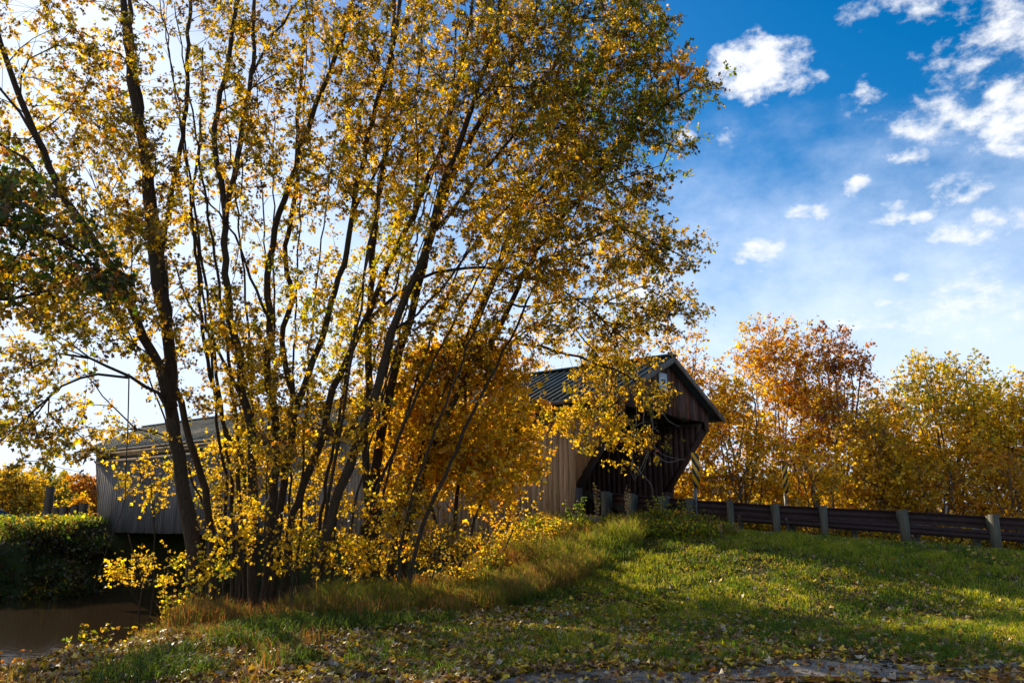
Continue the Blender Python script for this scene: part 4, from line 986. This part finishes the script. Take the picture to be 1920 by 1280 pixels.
# far bank at the left edge
bg_tree(15, 62, 880, 80, 'gold', 'yellow tree at the far left beyond the far bank', 420, base=975, group='trees beyond the far bank', lsz=.2)
bg_tree(70, 75, 884, 50, 'olive', 'olive gold tree left of the tall wooden post on the far bank', 420, base=975, group='trees beyond the far bank', lsz=.24)
bg_tree(152, 85, 893, 45, 'rusty', 'rust orange tree just left of the far end of the bridge', 380, base=975, group='trees beyond the far bank', lsz=.25)
bg_tree(118, 95, 912, 30, 'purpled', 'small dull purple tree between the wooden post and the rust orange tree', 200, base=975, group='trees beyond the far bank', lsz=.25)
bg_tree(150, 48, 930, 12, 'orangey', 'small bright orange bush by the far bank posts', 50, base=965, name='autumn_bush', cat='bush', group='trees beyond the far bank', low=0)
for (px, Y_, tp, hw_, mx, lab, nt_) in ((30, 42, 984, 55, 'weed', 'sunlit yellow green bush on the far bank at the left edge', 110), (100, 41, 1005, 45, 'bank', 'dark green bush on the far bank below the timber posts', 200),
        (20, 38, 1050, 60, 'bank', 'dark leafy bush low on the far bank above the water', 240), (110, 37.5, 1060, 50, 'bank', 'dark bush at the water edge by the far abutment', 200), (-40, 40, 1000, 60, 'bank', 'dark bush on the far bank cut off by the left edge', 150), (60, 38.6, 1010, 60, 'bank', 'broad dark bush midway along the far bank at the left', 260), (150, 39.5, 1030, 40, 'bank', 'dark bush against the far stone abutment', 200)):
    bg_tree(px, Y_, tp, hw_, mx, lab, nt_, base=1040, name='bank_bush', cat='bush', group='bushes on the far bank', low=0, lsz=.14, nst=5)

# far-off woods: one mass
n_ = 34000; an = rng.uniform(R(-60), R(60), n_); dd = rng.uniform(100, 150, n_)
hz = 4 + 2.5 * np.sin(an * 23) + 1.5 * np.sin(an * 61 + 1) + np.where(an < R(-20), -1.5, 1)
X_ = np.sin(an) * dd; Y_ = np.cos(an) * dd; zb = gz(X_, Y_)
P = np.stack([X_, Y_, zb + rng.uniform(0, 1, n_) ** .8 * hz], 1)
patch = np.sin(an * 37) + np.sin(an * 91 + 2) + rng.normal(size=n_) * .5
C = np.where((patch > .3)[:, None], pick('rusty', n_), np.where((patch > -.6)[:, None], pick('gold', n_), pick('olive', n_))) * .8
v, f, c = leaves(P, rng.normal(size=(n_, 3)), rng.uniform(.5, 1.1, n_), C, True)
tag(mesh_np('far_woods', v, f, M['leaf'], tint=c), 'far band of mixed autumn woods along the horizon', 'woods', kind='stuff')

# ------------------------------------------------------------------ grass, weeds, litter
def onland(x, y):
    dr_, _ = pl_dist(x, y, RIV, RHW); dn_, _ = pl_dist(x, y, ROAD_N); df_, _ = pl_dist(x, y, ROAD_F)
    return dr_, np.minimum(dn_, df_)
def blades(x, y, h, w, lean, col, name, lab, mat='grass'):
    n_ = len(x); z = gz(x, y) - .01; th_ = rng.uniform(0, 2 * math.pi, n_)
    d = np.stack([np.cos(th_), np.sin(th_), np.zeros(n_)], 1); s = np.stack([-np.sin(th_), np.cos(th_), np.zeros(n_)], 1)
    ph = rng.uniform(0, 2 * math.pi, n_); s = np.stack([np.cos(ph), np.sin(ph), np.zeros(n_)], 1)
    b = np.stack([x, y, z], 1); le = (h * lean)[:, None]
    hh_ = h[:, None] * np.array([0, 0, 1.])
    V = np.stack([b - s * w[:, None] / 2, b + s * w[:, None] / 2, b + d * le * .3 + hh_ * .6 + s * w[:, None] * .38, b + d * le * .3 + hh_ * .6 - s * w[:, None] * .38, b + d * le + hh_ * (1 - .25 * lean[:, None])], 1).reshape(-1, 3)
    i = (np.arange(n_) * 5)[:, None]
    return tag(mesh_np(name, V, [i + np.array([[0, 1, 2, 3]]), i + np.array([[3, 2, 4]])], M[mat], tint=np.repeat(col, 5, axis=0)), lab, 'grass', kind='stuff')
def scat(n_, y0, y1, pw=1.3, lo=-.68, hi=.7):
    y = y0 + (y1 - y0) * rng.uniform(0, 1, n_) ** pw; x = y * rng.uniform(lo, hi, n_); return x, y
x, y = scat(600000, 7.0, 21.2, 1.25, -.85, 1.1)
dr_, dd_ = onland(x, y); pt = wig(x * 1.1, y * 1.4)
mk = (dr_ > .9) & (dd_ > 3.0) & (y > track_edge(x) + .02 + rng.normal(size=len(x)) * .12 * (1 + 0 * x)) 
# grass is thinner under the leaf litter at left and below
thin = .34 + .66 * sst(-2, 5, x + (y - 10) * .35) ; thin = np.clip(thin + pt * .25, .12, 1)
mk &= rng.uniform(0, 1, len(x)) < thin
x, y, pt = x[mk], y[mk], pt[mk]
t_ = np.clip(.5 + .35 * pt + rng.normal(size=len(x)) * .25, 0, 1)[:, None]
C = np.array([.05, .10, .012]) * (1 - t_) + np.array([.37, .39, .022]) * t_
br_ = rng.uniform(0, 1, (len(x), 1)); C = np.where(br_ < .1, np.array([.42, .32, .12]), C); C = np.where(br_ > .88, np.array([.33, .34, .035]), C)
h = rng.uniform(.03, .1, len(x)) * (1 + .5 * np.sin(x * 5.1 + 2 * np.sin(y * 3.3)) * np.sin(y * 4.7 + x)) * (1 + .45 * np.clip(pt, -1, 1)) * np.where(y > 16, 1.35, 1)
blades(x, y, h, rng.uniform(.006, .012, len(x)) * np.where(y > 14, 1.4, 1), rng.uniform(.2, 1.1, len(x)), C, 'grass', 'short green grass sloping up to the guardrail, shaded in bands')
# taller tufts
cx_, cy_ = scat(900, 8.5, 20, 1.1, -.2, .7); nper = 26
x = np.repeat(cx_, nper) + rng.normal(size=900 * nper) * .07; y = np.repeat(cy_, nper) + rng.normal(size=900 * nper) * .07
dr_, dd_ = onland(x, y); mk = (dr_ > 1) & (dd_ > 3.1) & (y > track_edge(x) + .1); x, y = x[mk], y[mk]
blades(x, y, rng.uniform(.1, .22, len(x)), rng.uniform(.007, .012, len(x)), rng.uniform(.3, 1.2, len(x)), np.array([.07, .13, .015]) * rng.uniform(.6, 1.6, (len(x), 1)), 'grass_tufts', 'longer green tufts scattered over the grass slope')
# dry red brown grass and lank green grass at the foot of the maples and down the bank
def bankstrip(n_, lo, hi, y0, y1, x0=-12, x1=4):
    x = rng.uniform(x0, x1, n_); y = rng.uniform(y0, y1, n_); dr_, dd_ = onland(x, y); dr_ = dr_ + .35 * wig(x * .8, y * .8)
    k_ = (dr_ > lo) & (dr_ < hi) & (dd_ > 3.2) & (np.abs(x) < y * .9); return x[k_], y[k_], dr_[k_]
x, y, dr_ = bankstrip(260000, -.1, 4.3, 7, 22)
pt = wig(x * 1.6 + 3, y * 1.6) + rng.normal(size=len(x)) * .4; mk = pt > -.25 + .5 * (dr_ > 3) ; x, y, pt = x[mk], y[mk], pt[mk]
C = np.where((pt > .35)[:, None], np.array([.24, .10, .035]), np.array([.2, .14, .05])) * rng.uniform(.5, 1.3, (len(x), 1))
C = np.where((rng.uniform(0, 1, len(x)) < .3)[:, None], np.array([.07, .11, .015]), C)
blades(x, y, rng.uniform(.2, .62, len(x)) * np.where(y < 12.5, np.where(x < -4.2, .35, .55), 1) * (.7 + .4 * wig(x * 2.2, y * 2.7)), rng.uniform(.006, .012, len(x)), rng.uniform(.1, .7, len(x)), C, 'dry_grass', 'tall reddish brown dry grass along the bank under the maples')
x, y, dr_ = bankstrip(120000, 2.8, 5.4, 7, 20)
pt = wig(x * 1.3, y * 1.3 + 5); mk = pt > .12; x, y = x[mk], y[mk]
blades(x, y, rng.uniform(.12, .36, len(x)), rng.uniform(.009, .016, len(x)), rng.uniform(.5, 1.5, len(x)), np.array([.05, .085, .014]) * rng.uniform(.5, 1.8, (len(x), 1)), 'lank_grass', 'lank dark green grass between the dry grass and the leaf strewn lawn')
# weeds in front of the wing wall and guardrail start
x = rng.uniform(.2, 5.4, 60000); y = rng.uniform(16.5, 23.2, 60000)
ly = 20.6 - (x - 1) * .04
mk = (np.abs(y - 20.9 + (x - 3) * .28) < 1.5 - .3 * np.abs(x - 2.6)) & (rng.uniform(0, 1, len(x)) < .3 + .7 * wig(x * 2.6, y * 2.6)); x, y = x[mk], y[mk]
C = np.where(rng.uniform(0, 1, (len(x), 1)) < .5, np.array([.26, .15, .055]), np.array([.12, .17, .02])) * rng.uniform(.5, 1.5, (len(x), 1))
blades(x, y, rng.uniform(.12, .6, len(x)) * (.75 + .35 * wig(x * 3.1, y * 2)), rng.uniform(.006, .012, len(x)), rng.uniform(.1, .9, len(x)), C, 'weeds', 'tall tangled weeds and dry stems in front of the portal corner')
WL = ['green weed in the bottom left corner of the photo', 'dull olive weed just above the bottom left corner', 'reddish brown weed by the bright patch of water', 'small yellow green weed before the bright water',
 'green weed behind the bright patch of water', 'olive weed leaning over the dark water in the lower left', 'reddish brown weed along the dark water edge', 'yellow green weed lit by the sun along the dark water edge',
 'green weed midway between the water and the first trunk', 'olive weed among the dry grass left of the first trunk', 'reddish brown weed among the dry grass left of the first trunk', 'yellow green weed just left of the first trunk',
 'green weed touching the first forked trunk', 'olive weed behind the first forked trunk', 'reddish brown weed between the first and second trunks', 'yellow green weed between the first and second trunks']
x = rng.uniform(-5, 3, 160000); y = rng.uniform(13.5, 21.5, 160000)
dl_, _ = pl_dist(x, y, np.array([(-4.2, 15.4), (-2.8, 15.0), (-1.0, 15.2), (.4, 17.4), (2.2, 19.6)]))
w_ = wig(x * 2.3, y * 2.6) + .4 * np.sin(x * 7 + y * 5); mk = (dl_ < .95 + .3 * w_) & (w_ > -.55); x, y, w_ = x[mk], y[mk], w_[mk]
q_ = wig(x * 1.4 + 9, y * 1.2); C = np.where((q_ + rng.normal(size=len(x)) * .9 > .35)[:, None], np.array([.26, .16, .06]), np.array([.16, .20, .022])) * rng.uniform(.5, 1.5, (len(x), 1))
blades(x, y, rng.uniform(.14, .55, len(x)) * np.clip(.8 + .5 * w_, .4, 1.3), rng.uniform(.006, .012, len(x)), rng.uniform(.1, .9, len(x)), C, 'rough_grass', 'rough green and russet grass along the edge of the lawn below the maples')
# individual weed plants
def weed(p, h_, ns, mix, lab, name='weed_plant', lsz=.055, cat='plant', spread=.25, pale=False):
    r_ = empty(name, tuple(p)); tag(r_, lab, cat); mb = MB(); LPs, LDs = [], []
    for i in range(ns):
        a_ = rng.uniform(0, 6.28); e = np.array([math.cos(a_), math.sin(a_), 0]) * rng.uniform(.1, 1) * spread; hh_ = h_ * rng.uniform(.6, 1.0)
        P_ = smooth_path([e * .2, e * .5 + (0, 0, hh_ * .5), e + (0, 0, hh_)], .08); mb.tube(P_, np.linspace(.007, .003, len(P_)), 4)
        q = P_[rng.integers(len(P_) // 4, len(P_), 34)]; LPs.append(q); d_ = rng.normal(size=(34, 3)); d_[:, 2] = rng.uniform(-.3, .6, 34); LDs.append(d_)
    mb.build('stems', M['vine'] if pale else M['twig'], r_)
    LPs = np.concatenate(LPs); LDs = np.concatenate(LDs); c_ = pick(mix, len(LPs)) * rng.uniform(.6, 1.3, (len(LPs), 1))
    v, f, c = leaves(LPs, LDs, lsz * rng.uniform(.6, 1.3, len(LPs)), c_, True); mesh_np('foliage', v, f, M['leaf'], r_, tint=c)
def gp_(px, py, Y_): p = at(px, py, Y_); p[2] = float(gz(p[0], p[1])) - .02; return p
for px, Y_, h_, ns, mix, lab in ((1085, 20.6, .9, 14, 'green', 'bright green leafy weed against the mossy wing wall'), (1120, 21.6, 1.15, 5, 'tan2', 'pale seed headed weed stalks before the wing wall'),
      (1178, 21.4, 1.25, 5, 'tan2', 'tall pale seed headed weed in front of the second guardrail post'), (1240, 20.8, .95, 14, 'weed', 'dark green bushy weed below the third guardrail post'),
      (1040, 19.6, .7, 14, 'limey', 'yellow green weed beside the near siding corner'), (1000, 19, .6, 14, 'weed', 'leafy weed below the near siding'),
      (1290, 20.4, .8, 10, 'weed', 'green weed below the striped marker'), (1350, 19.5, .45, 3, 'tan2', 'lone pale weed stalk on the grass before the guardrail'),
      (920, 18, .6, 16, 'weed', 'broad green weed on the lawn edge under the orange gold maple'), (870, 17.2, .55, 14, 'limey', 'yellow green weed at the lawn edge left of the broad one'),
      (230, 13.6, .9, 12, 'weed', 'tall leafy weed at the water edge left of the maples'), (130, 12, .8, 12, 'weed', 'leafy weed on the bank above the dark water'),
      (80, 10.6, .5, 12, 'olive', 'leafy weed on the bank near the bright water'), (330, 13.4, .8, 10, 'limey', 'yellow green weed at the foot of the first forked trunk'), (180, 10.8, .6, 12, 'olive', 'dull olive weed on the bank in the lower left')):
    pale = mix == 'tan2'; MIX.setdefault('tan2', [('tan', .7), ('yellow', .3)])
    p_ = gp_(px, 1000, Y_); weed(p_, h_, ns, mix, lab, pale=pale, lsz=.05 if pale else .055, spread=.12 if pale else .45)
for i in range(16):
    Y_ = 8.8 + i * .42 + random.uniform(-.2, .2); px = -5 + i * 27 + random.uniform(-12, 12)
    weed(gp_(px, 1000, Y_), random.uniform(.3, .55) * (1 + i * .05), random.choice((6, 9, 12)), ('weed', 'olive', 'rusty', 'weed' if i < 8 else 'limey')[i % 4], WL[i], lsz=.05, spread=.3)
# understory mass on the bank behind the trunks
def under(n_, x0, x1, y0, y1, hmax, mixes, nm, lab, ds=(.3, 3.2), lz=1, gap=-.2):
    x = rng.uniform(x0, x1, n_); y = rng.uniform(y0, y1, n_); dr_, dd_ = onland(x, y); k_ = (dr_ > ds[0]) & (dr_ < ds[1]) & (dd_ > 3.4)
    dpr = (x - A0[0]) * PRD[0] + (y - A0[1]) * PRD[1]; dax = (x - A0[0]) * AXD[0] + (y - A0[1]) * AXD[1]
    k_ &= ~((dpr > -.6) & (dpr < 6.7) & (dax < 1.5) & (dax > -31.5))
    w_ = wig(x * 1.9, y * 1.9); k_ &= w_ > gap
    if nm == 'undergrowth' and x0 == -.5: k_ &= np.abs(y - 20.9 + (x - 3) * .28) < 1.6 - .2 * np.abs(x - 2.5)
    x, y, w_ = x[k_], y[k_], w_[k_]
    z = gz(x, y) + rng.uniform(0, 1, len(x)) ** 1.3 * hmax * (.5 + .5 * np.clip(w_, 0, 1))
    P = np.stack([x, y, z], 1); C = pick(mixes, len(x)) * rng.uniform(.5, 1.2, (len(x), 1))
    v, f, c = leaves(P, rng.normal(size=(len(x), 3)) + (0, 0, -.3), rng.uniform(.05, .1, len(x)) * lz, C, True)
    tag(mesh_np(nm, v, f, M['leaf'], tint=c), lab, 'undergrowth', kind='stuff')
under(26000, -6, 3, 17, 24, .55, 'mix', 'undergrowth', 'low gold leaved undergrowth behind the maple trunks')
under(70000, -45, -18, 24, 60, .5, 'limey', 'undergrowth', 'yellow green undergrowth on top of the far bank', (1.6, 14), 1.6, .35)
under(50000, 5, 40, 26.5, 31, .9, 'mix', 'undergrowth', 'brown and gold undergrowth behind the far guardrail', (0, 60), 1.5)
under(70000, -34, -15, 24, 50, .8, 'bank', 'undergrowth', 'dark brambles and weeds hanging down the steep far bank to the water', (-.6, 1.7), 2.6, -.55)
under(30000, -.5, 5.4, 17.6, 22, .5, 'weed', 'undergrowth', 'leafy green and brown weeds tangled below the portal corner', (.3, 30), .9)
# far lit grass
x = rng.uniform(-48, -20, 60000); y = rng.uniform(34, 60, 60000); dr_, dd_ = onland(x, y); mk = (dr_ > 1.5) & (dd_ > 3.1); x, y = x[mk], y[mk]
blades(x, y, rng.uniform(.15, .4, len(x)), rng.uniform(.02, .05, len(x)), rng.uniform(.2, .9, len(x)), np.array([.16, .2, .025]) * rng.uniform(.6, 1.5, (len(x), 1)), 'grass', 'sunlit rough grass on the far bank')

# fallen leaves
x, y = scat(120000, 7.0, 20.5, 1.25, -.8, 1.0)
dr_, dd_ = onland(x, y)
dens = .2 + .8 * (1 - sst(0, 7.5, x + (y - 9) * .55)); dens = np.clip(dens + .3 * wig(x * 1.5, y * 1.5) * .6, .06, 1)
mk = (dr_ > .6) & (dd_ > 3.0) & (rng.uniform(0, 1, len(x)) < dens); mk &= ~((y < track_edge(x) - .05) & (x > -.6) & (rng.uniform(0, 1, len(x)) < .8)); x, y = x[mk], y[mk]; n_ = len(x)
z = gz(x, y) + rng.uniform(.015, .06, n_)
LC = np.array([(.42, .27, .13), (.3, .16, .07), (.17, .085, .04), (.7, .48, .04), (.5, .42, .3), (.5, .2, .03), (.1, .055, .03)])[rng.choice(7, n_, p=[.18, .14, .13, .27, .1, .06, .12])] * rng.uniform(.6, 1.15, (n_, 1))
th_ = rng.uniform(0, 6.28, n_); D = np.stack([np.cos(th_), np.sin(th_), rng.normal(size=n_) * .28], 1)
v, f, c = leaves(np.stack([x, y, z], 1), D, rng.uniform(.05, .115, n_), LC, False, up=np.array([0, 0, 2.6]))
tag(mesh_np('fallen_leaves', v, f, M['litter'], tint=c), 'brown tan and yellow maple leaves scattered over the grass and track', 'leaf litter', kind='stuff')
# pebbles on the track
n_ = 5000; x = rng.uniform(-2, 8, n_); y = rng.uniform(7, 9.4, n_); mk = y < track_edge(x) - .05; x, y = x[mk], y[mk]; n_ = len(x)
O = np.array([(1, 0, 0), (-1, 0, 0), (0, 1, 0), (0, -1, 0), (0, 0, .7), (0, 0, -.7)]); OF = np.array([(0, 2, 4), (2, 1, 4), (1, 3, 4), (3, 0, 4), (2, 0, 5), (1, 2, 5), (3, 1, 5), (0, 3, 5)])
V = (np.stack([x, y, gz(x, y) + .016], 1)[:, None] + O[None] * (rng.uniform(.005, .018, (n_, 1, 1)) * rng.uniform(.6, 1.3, (n_, 6, 1)))).reshape(-1, 3)
tag(mesh_np('gravel', V, (OF[None] + (np.arange(n_) * 6)[:, None, None]).reshape(-1, 3), M['dirt'], smooth=True), 'loose grey gravel on the dirt track', 'gravel', kind='stuff')

# ------------------------------------------------------------------ sky, sun, camera
SUN_AZ, SUN_EL = R(-38), R(26)      # azimuth measured from +Y toward +X
w = bpy.data.worlds.new("World"); sc.world = w; w.use_nodes = True
nt = w.node_tree; nt.nodes.clear(); out = nt.nodes.new('ShaderNodeOutputWorld'); bg = nt.nodes.new('ShaderNodeBackground')
sky = nt.nodes.new('ShaderNodeTexSky'); sky.sky_type = 'NISHITA'; sky.sun_disc = False
sky.sun_elevation = SUN_EL; sky.sun_rotation = SUN_AZ; sky.altitude = 100; sky.air_density = 1.0; sky.dust_density = .6; sky.ozone_density = 2.5
STR = .092
tc = nt.nodes.new('ShaderNodeTexCoord'); sep = nt.nodes.new('ShaderNodeSeparateXYZ'); L(nt, tc.outputs['Generated'], sep.inputs[0])
def mth(op, a, b=None, c=None, clamp=False):
    n_ = nt.nodes.new('ShaderNodeMath'); n_.operation = op; n_.use_clamp = clamp
    for i, v in enumerate((a, b, c)):
        if v is None: continue
        if isinstance(v, (int, float)): n_.inputs[i].default_value = v
        else: L(nt, v, n_.inputs[i])
    return n_.outputs[0]
az = mth('ARCTAN2', sep.outputs[0], sep.outputs[1]); el = mth('ARCSINE', sep.outputs[2])
cmb = nt.nodes.new('ShaderNodeCombineXYZ'); L(nt, az, cmb.inputs[0]); L(nt, mth('MULTIPLY', el, 1.5), cmb.inputs[1])
nz = nt.nodes.new('ShaderNodeTexNoise'); nz.inputs['Scale'].default_value = 9; nz.inputs['Detail'].default_value = 7; nz.inputs['Roughness'].default_value = .62; L(nt, cmb.outputs[0], nz.inputs['Vector'])
nz2 = nt.nodes.new('ShaderNodeTexNoise'); nz2.inputs['Scale'].default_value = 34; nz2.inputs['Detail'].default_value = 6; nz2.inputs['Roughness'].default_value = .6; L(nt, cmb.outputs[0], nz2.inputs['Vector'])
sepn = nt.nodes.new('ShaderNodeSeparateXYZ'); L(nt, nz.outputs['Color'], sepn.inputs[0])
azd = mth('ADD', az, mth('MULTIPLY', mth('SUBTRACT', sepn.outputs[0], .5), .09)); eld = mth('ADD', el, mth('MULTIPLY', mth('SUBTRACT', sepn.outputs[1], .5), .07))
# clouds: (px, py, half width, half height, weight) measured from the photograph and turned into sky directions
CL = [(1425, 122, 88, 55, 1.5), (1500, 160, 40, 22, .8), (1285, 248, 20, 14, 1.1), (1895, 210, 62, 62, 1.25), (1770, 215, 80, 40, .7), (1790, 130, 70, 38, .6), (1722, 290, 32, 20, 1.0), (1900, 45, 75, 50, .9), (1760, 0, 110, 35, .75), (1610, 190, 35, 20, .7),
      (1422, 470, 52, 22, 1.1), (1530, 395, 35, 15, .85), (1620, 348, 26, 14, .85), (1670, 392, 32, 18, 1.0), (1727, 392, 26, 18, 1.1), (1800, 358, 50, 22, .75), (1845, 430, 80, 25, 1.0), (1740, 590, 60, 30, .6), (1850, 570, 90, 50, .6), (1680, 520, 16, 10, .7), (1655, 570, 12, 9, .8), (1600, 605, 60, 16, .8), (1620, 20, 28, 22, .5), (1370, 250, 20, 14, .45), (1180, 545, 90, 40, .7)]
acc_ = None
for (px, py, a_, b_, wt) in CL:
    p_ = at(px, py, 1000) - np.array([0, 0, EZ]); l_ = np.linalg.norm(p_); a0 = math.atan2(p_[0], p_[1]); e0 = math.asin(p_[2] / l_)
    ra, rb = a_ * 1.22 / 1500, b_ * 1.22 / 1500
    dx_ = mth('MULTIPLY', mth('SUBTRACT', azd, a0), 1 / ra); dy_ = mth('MULTIPLY', mth('SUBTRACT', eld, e0), 1 / rb)
    v_ = mth('SUBTRACT', wt, mth('MULTIPLY', mth('ADD', mth('MULTIPLY', dx_, dx_), mth('MULTIPLY', dy_, dy_)), wt))
    acc_ = v_ if acc_ is None else mth('MAXIMUM', acc_, v_)
acc_ = mth('MAXIMUM', acc_, -1.0)
dens = mth('ADD', acc_, mth('MULTIPLY', mth('SUBTRACT', nz2.outputs[0], .5), 3.6))
dens = mth('ADD', dens, mth('MULTIPLY', mth('SUBTRACT', nz.outputs[0], .5), 1.6))
sm = nt.nodes.new('ShaderNodeMapRange'); sm.interpolation_type = 'SMOOTHSTEP'; L(nt, dens, sm.inputs[0]); sm.inputs[1].default_value = .1; sm.inputs[2].default_value = 1.65
cl = sm.outputs[0]
# thin high veil, thicker toward the horizon and toward the sun side
veil = mth('ADD', mth('MULTIPLY', mth('SUBTRACT', .50, el), 2.9), mth('MULTIPLY', mth('SUBTRACT', nz.outputs[0], .5), .9))
veil = mth('ADD', veil, mth('MULTIPLY', mth('MAXIMUM', mth('SUBTRACT', -.05, az), 0.0), 1.6))
sv = nt.nodes.new('ShaderNodeMapRange'); sv.interpolation_type = 'SMOOTHSTEP'; L(nt, veil, sv.inputs[0]); sv.inputs[1].default_value = .0; sv.inputs[2].default_value = 1.05; sv.inputs[4].default_value = .93
hs = nt.nodes.new('ShaderNodeHueSaturation'); hs.inputs['Saturation'].default_value = 1.5; hs.inputs['Value'].default_value = .95; L(nt, sky.outputs[0], hs.inputs['Color'])
def wmix(a, b, f_):
    m_ = nt.nodes.new('ShaderNodeMix'); m_.data_type = 'RGBA'; L(nt, f_, m_.inputs[0])
    for i, v in ((6, a), (7, b)):
        if isinstance(v, tuple): m_.inputs[i].default_value = (*v, 1)
        else: L(nt, v, m_.inputs[i])
    return m_.outputs[2]
c = wmix(hs.outputs[0], tuple(q / STR for q in (.50, .585, .73)), sv.outputs[0])
c = wmix(c, tuple(q / STR for q in (.62, .63, .65)), cl)
L(nt, c, bg.inputs[0]); bg.inputs[1].default_value = STR; L(nt, bg.outputs[0], out.inputs[0])

sd = bpy.data.lights.new('sun', 'SUN'); sd.energy = 5.0; sd.angle = R(.53); sd.color = (1, .85, .62)
so = link(bpy.data.objects.new('sun', sd))
from mathutils import Vector
dv = Vector((math.sin(SUN_AZ) * math.cos(SUN_EL), math.cos(SUN_AZ) * math.cos(SUN_EL), math.sin(SUN_EL)))
so.rotation_euler = dv.to_track_quat('Z', 'Y').to_euler(); so.location = tuple(dv * 60)

cd = bpy.data.cameras.new('camera'); cam = link(bpy.data.objects.new('camera', cd)); sc.camera = cam
cd.sensor_width = 36; cd.lens = 36 * F; cd.clip_end = 5000; cd.clip_start = .05
cam.location = (0, 0, EZ); cam.rotation_euler = (R(90) + PITCH, 0, 0)

sc.view_settings.view_transform = 'Standard'; sc.view_settings.look = 'None'; sc.view_settings.exposure = 0.78; sc.view_settings.gamma = 1
sc.render.engine = 'CYCLES'
cy = sc.cycles; cy.max_bounces = 6; cy.diffuse_bounces = 3; cy.glossy_bounces = 2; cy.transmission_bounces = 3; cy.transparent_max_bounces = 4; cy.use_denoising = True
